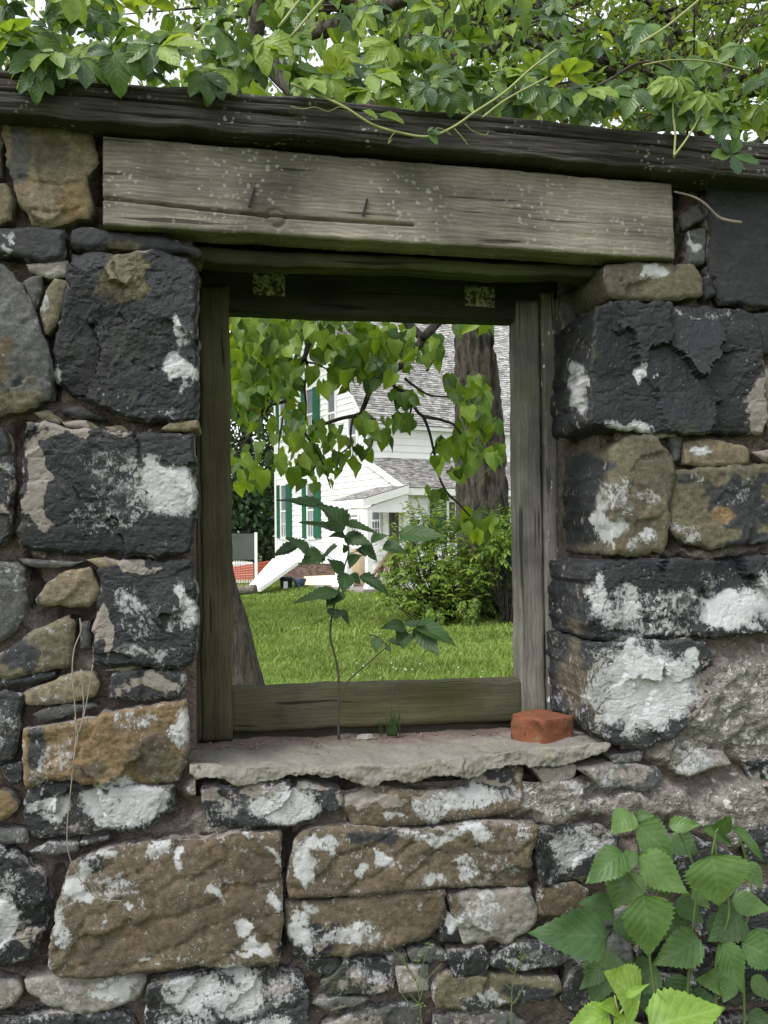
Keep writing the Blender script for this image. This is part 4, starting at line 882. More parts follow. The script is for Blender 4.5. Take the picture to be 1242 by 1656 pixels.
# porch on the left of the addition
PW, PY0, PY1 = 1.5, -2.28, -.42
PZ0, PZ1 = zz(583, 807, PY0, -PW), zz(652, 785, PY0, 0)
r3 = MB(); r3.hexa([(-PW, PY0, PZ0 - .05), (-.04, PY0, PZ1 - .05), (-.04, PY1, PZ1 - .05), (-PW, PY1, PZ0 - .05), (-PW, PY0, PZ0), (-.04, PY0, PZ1), (-.04, PY1, PZ1), (-PW, PY1, PZ0)]); rf3 = r3.local('roof', M_TRIM, house)
pv = np.array([PW - .04, 0, PZ1 - PZ0]); pl = np.linalg.norm(pv); shingles(rf3, np.array([-PW - .03, PY1, PZ0 + .01]), np.array([0, -1.0, 0]), pv / pl, PY1 - PY0, pl, .10, .15, 3)
b = MB(); b.hexa([(-PW, PY0 - .03, PZ0 - .22), (-.04, PY0 - .03, PZ1 - .22), (-.04, PY0 - .003, PZ1 - .22), (-PW, PY0 - .003, PZ0 - .22), (-PW, PY0 - .03, PZ0 + .0), (-.04, PY0 - .03, PZ1 + .0), (-.04, PY0 - .003, PZ1), (-PW, PY0 - .003, PZ0)]); b.local('fascia', M_TRIM, house)
b = MB(); b.box(-PW - .03, -PW - .003, PY0 - .03, PY1, PZ0 - .22, PZ0 - .0); b.local('fascia', M_TRIM, house)
b = MB(); b.box(-PW + .02, -PW + .16, PY0 + .05, PY1, PZ0 - .42, PZ0 - .23); b.local('porch_beam', M_TRIM, house)
b = MB(); b.hexa([(-PW + .17, PY0 + .02, PZ0 - .36), (-.05, PY0 + .02, PZ0 - .36), (-.05, PY0 + .12, PZ0 - .36), (-PW + .17, PY0 + .12, PZ0 - .36), (-PW + .17, PY0 + .02, PZ0 - .23), (-.05, PY0 + .02, PZ1 - .23), (-.05, PY0 + .12, PZ1 - .23), (-PW + .17, PY0 + .12, PZ0 - .23)]); b.local('porch_beam', M_TRIM, house)
for pxx, bb in ((596, -1.42), (562, -1.42)):
    a_ = solve(pxx, lambda t: Hw(bb, t, 1.5)); b = MB(); b.box(bb - .08, bb + .08, a_ - .08, a_ + .08, .06, PZ0 - .30); b.box(bb - .11, bb + .11, a_ - .11, a_ + .11, .06, .2); b.local('porch_post', M_TRIM, house)
b = MB(); b.box(-1.9, -.05, -2.9, .4, -.1, .10); b.local('step', m_plain('step_stone', (.24, .22, .20), .9, .2, 8), house)
# windows
def win_x(px0, px1, py0, py1, sh=None, rows=2):      # on x = 0; pixel columns left and right
    y1, y0 = ya(px0), ya(px1); zm = zz(px0, py1, y1), zz(px0, py0, y1)
    z0, z1 = zm; fr = MB(); X = -.085
    for A_ in ((y0 - .07, y0, z0 - .06, z1 + .08), (y1, y1 + .07, z0 - .06, z1 + .08), (y0, y1, z1, z1 + .08), (y0 - .1, y1 + .1, z0 - .1, z0)): fr.box(X, -.02, *A_)
    f = fr.local('window', M_TRIM, house)
    p = MB(); p.box(-.045, -.036, y0, y1, z0, z1); p.local('pane', M_GLASS, f)
    m = MB(); zc = (z0 + z1) / 2; m.box(-.075, -.047, y0, y1, zc - .03, zc + .03)
    for i in (1, 2): yy = y0 + (y1 - y0) * i / 3; m.box(-.062, -.047, yy - .012, yy + .012, z0, zc - .03)
    m.box(-.062, -.047, y0, y1, (z0 + zc) / 2 - .012, (z0 + zc) / 2 + .012)
    m.local('muntin', M_TRIM, f)
    for s0, s1 in (sh or []):
        a0, a1 = sorted((ya(s0), ya(s1))); q = MB(); q.box(-.10, -.05, a0, a1, z0 - .05, z1 + .03); so = q.local('shutter', M_SHUT, house)
        v = MB(); n = 16
        for i in range(n):
            zc2 = z0 + (z1 - z0) * (i + .5) / n; v.box(-.112, -.1005, a0 + .05, a1 - .05, zc2 - .03, zc2 + .012)
        v.local('slat', M_SHUT, so, False, 'stuff')
win_x(458, 466, 786, 868, ((451.5, 456.5), (466.5, 474))); win_x(501, 511, 783, 868, ((492.5, 499.5), (511.5, 521)))
win_x(458, 466, 641, 708, ((451.5, 456.5), (466.5, 474))); win_x(501, 511, 632, 711, ((492.5, 499.5), (511.5, 521)))
win_x(536, 547, 637, 702); win_x(569, 581, 672, 740); win_x(571.5, 582, 816, 860); win_x(604.5, 617.5, 816, 868)
# door on the addition's side wall
d0, d1 = sorted((ya(634.5), ya(650.5))); zt = zz(642, 813, (d0 + d1) / 2)
b = MB(); b.box(-.10, -.04, d0, d1, .16, zt); dr = b.local('door', M_DOOR, house)
for q0, q1, w0, w1 in ((d0 + .06, (d0 + d1) / 2 - .03, .35, .9), ((d0 + d1) / 2 + .03, d1 - .06, .35, .9), (d0 + .06, (d0 + d1) / 2 - .03, 1.05, zt - .12), ((d0 + d1) / 2 + .03, d1 - .06, 1.05, zt - .12)):
    b = MB(); b.box(-.115, -.1005, q0, q1, w0, w1); b.local('door_panel', M_DOOR, dr)
b = MB(); b.box(-.11, -.03, d0 - .09, d0 - .002, .12, zt + .1); b.box(-.11, -.03, d1 + .002, d1 + .09, .12, zt + .1); b.box(-.11, -.03, d0 - .002, d1 + .002, zt + .004, zt + .1); b.local('door_frame', M_TRIM, house)
# front window of the addition, one dark shutter
def win_y(px0, px1, py0, py1, shp):
    yw = -1.97; x0, x1 = xb(px0, yw), xb(px1, yw); z0, z1 = zz(px0, py1, yw, x0), zz(px0, py0, yw, x0)
    f = MB()
    for A_ in ((x0 - .08, x0, z0 - .06, z1 + .08), (x1, x1 + .08, z0 - .06, z1 + .08), (x0, x1, z1, z1 + .08), (x0 - .1, x1 + .1, z0 - .1, z0)): f.box(A_[0], A_[1], yw - .09, yw - .02, A_[2], A_[3])
    f = f.local('window', M_TRIM, house); p = MB(); p.box(x0, x1, yw - .05, yw - .04, z0, z1); p.local('pane', m_plain('dark_pane', (.02, .022, .026), .15, .1, 3, .5), f)
    m = MB(); zc = (z0 + z1) / 2; m.box(x0, x1, yw - .08, yw - .052, zc - .03, zc + .03)
    for i in (1, 2): xx = x0 + (x1 - x0) * i / 3; m.box(xx - .015, xx + .015, yw - .07, yw - .052, z0, zc - .03); m.box(xx - .015, xx + .015, yw - .07, yw - .052, zc + .03, z1)
    for q in (.25, .75): m.box(x0, x1, yw - .07, yw - .052, z0 + (z1 - z0) * q - .015, z0 + (z1 - z0) * q + .015)
    m.local('muntin', M_TRIM, f)
    s0, s1 = xb(shp[0], yw), xb(shp[1], yw); q = MB(); q.box(s0, s1, yw - .10, yw - .04, z0 - .04, z1 + .04); so = q.local('shutter', M_DARK, house); so['label'] = 'dark green shutter'
win_y(724, 757, 812, 876, (695, 718.5)); win_y(800, 835, 812, 876, (770, 794))
# brick foundation
m = MB(); r_ = np.random.default_rng(8); z = .0; row = 0
while z < ZB - .13:
    y = .0 - (row % 2) * .11
    while y < DEPA:
        m.box(-.02 - .01 * r_.random(), .03, max(y, 0) + .006, min(y + .215, DEPA), z + .006, z + .072); y += .22
    z += .078; row += 1
fd = MB(); fd.box(-.012, .02, 0, DEPA, -.1, ZB - .12); fo = fd.local('foundation', M_JOINT, house); m.local('brick', M_BRICKH, fo, False, 'stuff')

# ------------------------------------------------------------------ things lying about by the house
M_TAN = m_plain('tan_plywood', (.42, .33, .22), .8, .15, 4); M_CREAM = m_plain('cream_board', (.74, .66, .46), .7, .08, 4); M_LUMB = m_plain('weathered_lumber', (.20, .13, .09), .9, .3, 14)
M_BIN = m_plain('black_plastic', (.02, .022, .026), .4, .2, 6); M_BLUE = m_plain('dark_blue_plastic', (.025, .04, .07), .5, .2, 6)
def qd(px, py, d): return dep(float(px), float(py), float(d))
def slab(name, pix, d0, thick, mat, label, cat, group=None):   # four ground/top corners given as pixels with their own depths
    P = np.array([qd(*p) for p in pix]); n = np.cross(P[1] - P[0], P[3] - P[0]); n /= np.linalg.norm(n)
    if n[1] < 0: n = -n
    m = MB(); m.hexa(list(P + n * thick) + list(P)); o = m.world(name, mat); return tag(o, label, cat, group)
slab('ramp', [(399, 950, 25.0), (420, 951, 24.2), (481, 908, 27.6), (441, 903, 29.0)], 0, .10, M_TRIM, 'long white sloping ramp leaning up to the house corner', 'ramp')
slab('plywood_panel', [(566, 946, 27.2), (589, 946, 26.6), (589, 888, 26.6), (566, 888, 27.2)], 0, .04, M_TAN, 'tan plywood panel standing between the porch posts', 'panel')
slab('cream_board', [(486, 946, 27.4), (545, 946, 26.6), (545, 930, 26.9), (492, 932, 27.6)], 0, .05, M_CREAM, 'cream board leaning low against the house foundation', 'board')
# white vertical boarding
hat = thing('white_hatch', 'white boarded cellar hatch with sloping side beside the porch', 'hatch', gnd(552, 26.3))
for i in range(5):
    x0, x1 = 537 + i * 5.6, 537 + (i + 1) * 5.6 - .5; y0 = 930 - i * 13 if i < 3 else 905
    P = np.array([qd(x0, 953, 26.3), qd(x1, 953, 26.2), qd(x1 - 1, y0, 26.6), qd(x0, y0 + 3, 26.7)]); n_ = np.array([0, .05, 0]); mm = MB(); mm.hexa(list(P + n_) + list(P)); mm.world('board', M_TRIM, hat)
bn = thing('bin', 'small black bin with a white label by the foundation', 'bin', gnd(462, 26.8)); V, Fs = tube_arr([gnd(462, 26.8) + [0, 0, z] for z in (0, .02, .3, .36, .38)], [.15, .16, .19, .21, .19], 14); obj('bin_body', V, Fs, M_BIN, bn)
P0 = gnd(461, 26.55); mm = MB(); mm.hexa([P0 + [x, y, z] for z in (.05, .26) for x, y in ((-.06, -.02), (.06, -.02), (.06, .0), (-.06, .0))]); mm.world('bin_label', M_TRIM, bn)
V, Fs = tube_arr([gnd(484, 26.8) + [0, 0, z] for z in (0, .02, .12, .3, .33)], [.1, .12, .13, .2, .16], 12); tag(obj('bucket', V, Fs, M_BLUE), 'dark blue bucket between the black bin and the cream board', 'bucket')
for i, (p0, p1) in enumerate((((607, 944), (630, 893)), ((603, 930), (627, 899)), ((622, 938), (632, 886)), ((600, 948), (618, 922)))):
    m = MB(); m.beam(qd(*p0, 26.0 - .1 * i), qd(*p1, 26.5), .1, .06); tag(m.world('timber', M_LUMB), ['weathered plank leaning steeply across the porch beside the post', 'lower weathered plank leaning among the porch timber', 'pale upright plank leaning beside the grey door', 'short plank end lying low beside the white porch post'][i], 'plank', 'planks leaning in the porch')
V, Fs = tube_arr(catmull([qd(375, 955, 22.5), qd(395, 954, 22.3), qd(413, 952, 22.2)], 5), .11, 12, .012, 4)
tag(obj('log', V, Fs, m_bark('log_bark', (.10, .085, .07), (.24, .21, .175), 14, 14)), 'short grey log lying at the foot of the ramp', 'log')
# picket fence, safety netting, dark panel on its post
fen = thing('picket_fence', 'white picket fence with a rounded top rail behind red netting', 'fence', gnd(392, 31))
for i in range(11):
    x = 366 + i * 4.1; top = 909 + (abs(i - 5) / 5) ** 3 * 5; P = gnd(x, 31); zt = (dep(x, top, 31.0))[2]
    m = MB(); m.hexa([P + [sx, sy, 0] for sx, sy in ((-.028, -.012), (.028, -.012), (.028, .012), (-.028, .012))] + [np.array([P[0] + sx, P[1] + sy, zt]) for sx, sy in ((-.028, -.012), (.028, -.012), (.028, .012), (-.028, .012))]); m.add([[P[0] - .028, P[1] - .012, zt + .001], [P[0] + .028, P[1] - .012, zt + .001], [P[0] + .028, P[1] + .012, zt + .001], [P[0] - .028, P[1] + .012, zt + .001], [P[0], P[1], zt + .07]], [(0, 1, 4), (1, 2, 4), (2, 3, 4), (3, 0, 4)]); m.world('picket', M_TRIM, fen)
for yy in (911, 930): m = MB(); m.beam(dep(365., yy, 31.04), dep(409., yy, 31.04), .04, .09); m.world('rail', M_TRIM, fen)
def m_net():
    g = G('orange_safety_net'); p = g.objc(); n = g.noise(p, 4, 3); return g.out(g.bsdf(g.mix(n, (.42, .07, .04), (.55, .14, .08)), .7))
m = MB(); r_ = np.random.default_rng(2); tp = [(x, 917 - 9 * sstep(380, 440, x) + r_.normal(0, .8)) for x in np.linspace(364, 446, 30)]
# netting as crossed strands with body
for i in range(len(tp) - 1):
    (xa, ya_), (xb_, yb_) = tp[i], tp[i + 1]
    for k in range(6):
        a0 = dep(xa, ya_ + (939 - ya_) * k / 6, 30.4); a1 = dep(xb_, yb_ + (939 - yb_) * k / 6, 30.4); m.beam(a0, a1, .012, .050)
    m.beam(dep(xa, ya_, 30.4), dep(xa, 939., 30.4), .012, .016, (0, 1, 0)); m.beam(dep((xa + xb_) / 2, ya_, 30.4), dep((xa + xb_) / 2, 939., 30.4), .012, .012, (0, 1, 0))
tag(m.world('safety_netting', m_net()), 'red orange plastic safety netting strung across the lawn edge', 'netting')
pn = thing('notice_panel', 'dark grey green panel on a white post above the netting', 'panel', gnd(413, 29.5))
m = MB(); P = [dep(362., 905., 29.5), dep(411., 905., 29.5), dep(411., 863., 29.5), dep(362., 863., 29.5)]; m.hexa([p + np.array([0, .05, 0]) for p in P] + P); m.world('board', m_plain('dark_panel', (.06, .075, .065), .6, .3, 2), pn)
m = MB(); m.beam(gnd(413.6, 29.4), dep(413.6, 861., 29.4), .09, .09, (0, 1, 0)); m.world('post', M_TRIM, pn)
# ------------------------------------------------------------------ leaves
def leaf_mesh(name, mat, kind='ovate', n=12, teeth=0.0, droop=0.25, fold=0.25, curl=0.0, seed=0, width=.5):
    # one blade along +Y, unit length, face towards +Z
    r_ = np.random.default_rng(seed); V, Fs, lu, lv = [], [], [], []
    T = np.linspace(0, 1, n + 1)
    def prof(t):
        if kind == 'heart': return (math.sin(math.pi * min(1, t * .92 + .12) ** .62)) ** .9 if t < 1 else 0
        if kind == 'ovate': return (math.sin(math.pi * t ** .62)) * (1 - .25 * t)
        if kind == 'ellip': return math.sin(math.pi * t ** .85) ** .9
        return math.sin(math.pi * t ** 1.25) ** .85     # leaflet, widest past the middle
    for i, t in enumerate(T):
        w = prof(t) * width * (1 + r_.normal(0, .015)); tt = (1 + teeth) if i % 2 else (1 - teeth)
        if i == n: w = 0.0
        for u in (-1, -.5, 0, .5, 1):
            k = tt if abs(u) == 1 else 1
            x = u * w * k; y = t + (teeth * .35 / n * 6 if (abs(u) == 1 and i % 2) else 0)
            if kind == 'heart' and i == 0 and abs(u) > .6: y -= .06
            z = abs(x) * fold - droop * t * t + .02 * math.sin(t * 9 + u * 2 + seed) + curl * x * x
            V.append((x, y, z)); lu.append(u); lv.append(t)
    for i in range(n):
        for j in range(4):
            a = i * 5 + j; Fs.append((a, a + 1, a + 6, a + 5))
    return np.array(V), Fs, np.array(lu, float), np.array(lv)
def leaf_me(name, mat, **k):
    V, Fs, lu, lv = leaf_mesh(name, mat, **k); return new_mesh(name, V, Fs, mat, True, dict(lu=lu, lv=lv))
def basis(P, d, nrm, s, wf=1.0):
    d = np.array(d, float); d /= np.linalg.norm(d) + 1e-9; z = np.array(nrm, float); z = z - d * (z @ d); z /= np.linalg.norm(z) + 1e-9; x = np.cross(d, z)
    return Matrix([[x[0] * s * wf, d[0] * s, z[0] * s, P[0]], [x[1] * s * wf, d[1] * s, z[1] * s, P[1]], [x[2] * s * wf, d[2] * s, z[2] * s, P[2]], [0, 0, 0, 1]])
def put_leaf(me, parent, P, tip, nrm, wf=1.0, name='leaf'):
    P = np.array(P, float); d = np.array(tip, float) - P; s = np.linalg.norm(d)
    o = link(name, me, parent); o.matrix_local = Matrix.Translation(-Vector(parent.location)) @ basis(P, d, nrm, s, wf); return o
def scatter(name, tmpl, Ms, mat, parent=None, kind='stuff'):
    # many leaves joined: tmpl (V, F, lu, lv), Ms (N,3,4)
    V, Fs, lu, lv = tmpl; Ms = np.asarray(Ms); N = len(Ms)
    W = np.einsum('nij,vj->nvi', Ms[:, :, :3], V) + Ms[:, None, :, 3]
    Fq = np.array(Fs); nv = len(V)
    Fa = (Fq[None] + (np.arange(N) * nv)[:, None, None]).reshape(-1, Fq.shape[1])
    return obj(name, W.reshape(-1, 3), Fa, mat, parent, True, dict(lu=np.tile(lu, N), lv=np.tile(lv, N)), kind)
def mats(P, D, Nn, S, wf=1.0):
    D = D / (np.linalg.norm(D, axis=1)[:, None] + 1e-9); Z = Nn - D * (Nn * D).sum(1)[:, None]; Z /= np.linalg.norm(Z, axis=1)[:, None] + 1e-9; X = np.cross(D, Z)
    S = np.asarray(S)[:, None]
    return np.stack([X * S * wf, D * S, Z * S, P], -1)
SMALL = leaf_mesh('t', None, kind='ellip', n=2, width=.30, droop=.12, fold=.3)
def lite(kind='ellip', width=.3, droop=.2):
    V, Fs, lu, lv = leaf_mesh('t', None, kind=kind, n=4, width=width, droop=droop, fold=.25)
    keep = [i for i in range(len(V)) if i % 5 in (0, 2, 4)]; mp = {k: i for i, k in enumerate(keep)}
    F2 = []
    for i in range(4):
        a, b_, c = i * 5, i * 5 + 2, i * 5 + 4; F2 += [(mp[a], mp[b_], mp[b_ + 5], mp[a + 5]), (mp[b_], mp[c], mp[c + 5], mp[b_ + 5])]
    return V[keep], F2, lu[keep], lv[keep]
HEART_L = (lambda t: t)(leaf_mesh('t', None, kind='heart', n=6, width=.40, droop=.28, fold=.3)); ELL_L = lite('ellip', .26, .2); OVA_L = lite('ovate', .38, .2)

M_RED = m_leaf('heart_leaf', (.050, .115, .014), (.165, .25, .022), (.18, .26, .05), .50, .5, (.024, .062, .013))
M_FAR = m_leaf('far_leaf', (.038, .085, .016), (.10, .16, .024), (.1, .15, .04), .40, .55, (.018, .045, .012))
M_LOC = m_leaf('feathery_leaf', (.075, .14, .018), (.16, .22, .03), (.14, .2, .05), .45, .55, (.04, .085, .016))
M_DRK = m_leaf('dark_tree_leaf', (.018, .050, .018), (.045, .095, .03), (.07, .12, .05), .25, .5)
M_SHR = m_leaf('shrub_leaf', (.11, .20, .028), (.24, .33, .055), (.18, .26, .07), .48, .5, (.03, .075, .016))
M_CRP = m_leaf('creeper_leaf', (.040, .095, .022), (.085, .155, .026), (.12, .19, .07), .38, .38, (.028, .066, .026))
M_CRY = m_leaf('young_creeper_leaf', (.13, .22, .03), (.22, .30, .05), (.2, .3, .1), .42, .42)
M_SAP = m_leaf('sapling_leaf', (.018, .046, .014), (.038, .085, .022), (.09, .15, .06), .30, .5)
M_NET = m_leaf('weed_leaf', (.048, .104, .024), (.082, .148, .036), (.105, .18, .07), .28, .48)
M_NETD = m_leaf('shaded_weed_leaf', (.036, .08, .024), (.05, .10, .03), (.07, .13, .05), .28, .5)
M_BRI = m_leaf('bright_weed_leaf', (.15, .26, .035), (.19, .31, .05), (.28, .38, .12), .38, .45)
M_STEM = m_plain('green_stem', (.075, .115, .032), .6, .2, 30); M_STEMD = m_plain('brown_stem', (.055, .043, .03), .8, .25, 40); M_STEMY = m_plain('pale_vine', (.22, .24, .085), .6, .2, 30)
M_DRY = m_plain('dry_vine', (.20, .165, .14), .9, .3, 60); M_TWIG = m_plain('grey_twig', (.17, .14, .12), .9, .3, 50)
M_BRK1 = m_bark('redbud_bark', (.030, .025, .021), (.115, .10, .085), 30, 5, .3); M_BRK2 = m_bark('great_trunk_bark', (.010, .009, .008), (.10, .086, .072), 12, 2.2, .25); M_BRKD = m_bark('branch_bark', (.018, .015, .013), (.06, .052, .045), 40, 12, .1)

# ---- the drooping tree whose leaning trunk stands close behind the frame
rt_ = np.random.default_rng(21)
tb = gnd(445, 5.9); tree1 = thing('drooping_tree', 'leafy tree with leaning trunk and heart shaped leaves hanging across the window view', 'tree', tb)
trunk = [tb + [0, 0, -.1]] + [dep(float(x), float(y), 5.9) for x, y in ((421, 1180), (396, 1110), (375, 1020), (353, 940), (330, 830), (300, 700), (290, 560), (300, 400))] + [dep(340., 250., 5.7), dep(420., 90., 5.5)]
V, Fs = tube_arr(catmull(trunk, 6), np.linspace(.135, .06, 6 * 10 + 1), 22, .007, 5); obj('trunk', V, Fs, M_BRK1, tree1)
BR = [  # branches: depth, radius start/end, pixel polyline
 (5.4, .020, .007, [(540,440),(530,490),(524,523),(499,558),(493,577),(478,600),(470,626),(464,647),(437,656),(428,672)]),
 (5.4, .009, .004, [(493,577),(497,593),(493,626),(495,655),(494,680)]), (5.4, .007, .003, [(466,648),(458,674),(453,703),(450,735)]), (5.4, .007, .003, [(499,586),(515,590),(540,604)]),
 (5.2, .010, .004, [(345,575),(373,579),(399,573),(424,574),(452,560)]), (5.3, .010, .004, [(420,660),(406,700),(385,730),(375,755)]),
 (5.0, .030, .022, [(735,470),(719,505),(700,530),(683,547)]), (5.0, .026, .017, [(650,480),(660,522),(676,540),(683,548),(668,570),(650,590),(622,608),(600,625)]),
 (5.0, .015, .007, [(600,625),(588,658),(581,670),(555,676),(539,681),(520,688),(500,700)]),
 (5.0, .011, .005, [(632,606),(638,625),(660,639),(675,665),(685,675),(695,701),(703,737),(707,762),(721,794),(741,814),(760,835)]),
 (5.0, .010, .004, [(685,674),(705,677),(719,681),(735,688),(751,711),(758,735)]), (5.0, .008, .003, [(655,612),(664,620),(695,639),(743,643),(775,655)]),
 (5.0, .007, .003, [(579,671),(571,676),(567,700),(566,720),(549,737),(545,760)]), (5.0, .007, .003, [(583,668),(590,682),(599,694),(604,708),(597,726),(588,740)]),
 (5.0, .006, .003, [(668,645),(663,670),(655,690),(648,700)]), (5.0, .006, .002, [(690,600),(700,585),(712,577),(724,577)]), (5.0, .006, .003, [(714,706),(700,730),(696,735)]), (5.0, .006, .003, [(493,700),(520,745),(535,790)]),
 (5.2, .008, .003, [(700,520),(730,500),(775,530)]), (5.0, .006, .003, [(758,735),(775,745),(800,735)])]
for d_, ra, rb, pl_ in BR:
    dd = d_ + np.linspace(0, .12, len(pl_)) * rt_.normal(0, 1); P = np.array([dep(float(x), float(y), float(q)) for (x, y), q in zip(pl_, dd)]); P = catmull(P, 5)
    V, Fs = tube_arr(P, np.linspace(ra, rb, len(P)), 7, .0012, 3); obj('branch', V, Fs, M_BRKD, tree1)
# limbs that carry these branches, out of sight behind the wall head
for pts in ([(330,300),(430,240),(540,440)], [(300,420),(420,420),(540,440)], [(420,90),(560,250),(650,480)], [(420,90),(640,210),(735,470)], [(330,300),(320,480),(345,575)], [(345,575),(380,640),(420,660)], [(420,90),(600,20),(800,-60)], [(400,120),(440,-60),(520,-220)]):
    P = catmull([dep(float(x), float(y), 5.5 - .25 * i) for i, (x, y) in enumerate(pts)], 8); V, Fs = tube_arr(P, np.linspace(.05, .032, len(P)), 8, .003, 2); obj('branch', V, Fs, M_BRK1, tree1)
heart = [leaf_me('heart_leaf', M_RED, kind='heart', n=9, width=w, droop=dr, fold=fo, seed=i) for i, (w, dr, fo) in enumerate(((.42, .2, .2), (.40, .35, .3), (.45, .1, .12), (.36, .3, .5)))]
CL = [(420,555,52,48,70),(395,600,28,50,34),(500,532,50,28,46),(575,540,52,28,26),(640,570,42,38,30),(398,660,30,50,36),(408,757,36,40,30),(540,605,40,32,20),(475,690,40,35,26),(505,765,42,28,20),(455,600,35,40,22),
      (610,712,22,12,6),(645,684,28,12,9),(575,742,28,16,9),(770,640,34,28,20),(765,690,38,20,16),(742,740,38,30,28),(772,850,32,20,16),(762,528,26,10,8),(705,800,14,8,3),(620,560,30,30,12),(600,600,20,22,10),(540,715,30,24,10),(700,560,18,14,5),(800,735,14,14,6),(590,690,22,14,6),(520,560,30,20,12),(605,585,44,40,24),(565,575,30,30,14),(690,575,26,22,9),(655,640,28,14,8),(625,545,40,18,12),(480,735,40,26,12),(745,620,24,14,8)]
spots = []
for cx, cy, rx, ry, n_ in CL:
    for _ in range(n_):
        a = rt_.uniform(0, 2 * math.pi); q = math.sqrt(rt_.random()); spots.append((cx + rx * q * math.cos(a), cy + ry * q * math.sin(a)))
single = spots[:]; rt_.shuffle(single)
extra = single[300:]; single = single[:300]
def hang(x, y):
    d_ = rt_.uniform(4.4, 6.3) if x < 520 else rt_.uniform(4.7, 5.4); P = dep(float(x), float(y - 8), float(d_)); az = rt_.uniform(0, 2 * math.pi); sp = rt_.uniform(.05, 1.1)
    D = np.array([math.cos(az) * sp, math.sin(az) * sp, -1.0]); D /= np.linalg.norm(D); Nn = np.array([rt_.normal(0, .95), -1.0 if rt_.random() < .75 else 1.0, rt_.uniform(.1, 1.1)]); return P, D, Nn, rt_.uniform(.06, .108)
for x, y in single:
    P, D, Nn, s_ = hang(x, y); put_leaf(heart[rt_.integers(4)], tree1, P, P + D * s_, Nn)
more_ = []
for cx, cy, rx, ry, n_ in CL:
    for _ in range(max(3, int(n_ * .42))):
        a = rt_.uniform(0, 2 * math.pi); q = math.sqrt(rt_.random()); more_.append((cx + rx * q * math.cos(a), cy + ry * q * math.sin(a)))
ms = []
for x, y in extra + more_ + [(rt_.uniform(372, 480), rt_.uniform(505, 650)) for _ in range(230)]:
    P, D, Nn, s_ = hang(x, y); ms.append(mats(P[None], D[None], Nn[None], [s_])[0])
# crown above the wall head and over the whole reach of the limbs
for _ in range(2600):
    x = rt_.normal(520, 330); y = rt_.uniform(-160, 215); d_ = rt_.uniform(4.2, 8.5)
    if x > 850 or x < -350: continue
    P = dep(x, y, d_)
    if fbm(np.array([[P[0] * 1.5, P[1] * 1.5, P[2] * 1.5]]), 4, 3)[0] < -.02: continue
    az = rt_.uniform(0, 6.28); sp = rt_.uniform(.1, 1.5); D = np.array([math.cos(az) * sp, math.sin(az) * sp, -1.0]); ms.append(mats(P[None], D[None], np.array([[rt_.normal(0, .5), -.6, .8]]), [rt_.uniform(.08, .13)])[0])
scatter('foliage', HEART_L, ms, M_RED, tree1)

# ---- generic trees
def tree(name, label, base, h, tr, blobs_, mat, bark, nleaf, size, tmpl=ELL_L, group=None, lean=(0, 0), seed=0, trunkpts=None, cat='tree', limb=9):
    r_ = np.random.default_rng(seed); base = np.array(base, float); t = thing(name, label, cat, base, group)
    P = trunkpts if trunkpts is not None else [base + [0, 0, -.2], base + [lean[0] * .3, lean[1] * .3, h * .25], base + [lean[0] * .6, lean[1] * .6, h * .55], base + [lean[0], lean[1], h * .85]]
    P = catmull(P, 8); V, Fs = tube_arr(P, np.interp(np.linspace(0, 1, len(P)), [0, .08, .5, 1], [tr * 1.25, tr, tr * .72, tr * .3]), 18, tr * .10, seed); obj('trunk', V, Fs, bark, t)
    ms_ = []; mb = MB()
    wsum = sum(b_[1] ** 2 for b_ in blobs_)
    for c, rad in blobs_:
        c = base + np.array(c, float); k = int(nleaf * rad ** 2 / wsum)
        i0 = np.argmin(np.linalg.norm(P - (c - [0, 0, rad * .8]), axis=1)); mid = (P[i0] + c) / 2 + r_.normal(0, rad * .12, 3)
        mb.tube(catmull([P[i0], mid, c, c + r_.normal(0, rad * .5, 3)], 5), np.linspace(tr * .32, tr * .05, 16), 6)
        for _ in range(limb):
            e_ = c + r_.normal(0, 1, 3) * rad * .55; mb.tube(catmull([mid, (mid + e_) / 2 + r_.normal(0, rad * .08, 3), e_], 3), np.linspace(tr * .1, tr * .025, 7), 4)
        v = r_.normal(0, 1, (k, 3)); v /= np.linalg.norm(v, axis=1)[:, None]; q = c + v * (rad * r_.random(k) ** .45)[:, None] * np.array([1.1, 1.1, .85])
        q = q[fbm(q * (1.6 / max(rad * .5, .5)), seed, 3) > -.12]
        k = len(q); D = r_.normal(0, .8, (k, 3)) + (q - c) / rad * .6; D[:, 2] -= .5; Nn = r_.normal(0, .7, (k, 3)) + [0, -.3, .9]
        ms_.append(mats(q, D, Nn, size * r_.uniform(.6, 1.3, k)))
    mb.world('branch', bark, t, True); scatter('foliage', tmpl, np.concatenate(ms_), mat, t); return t
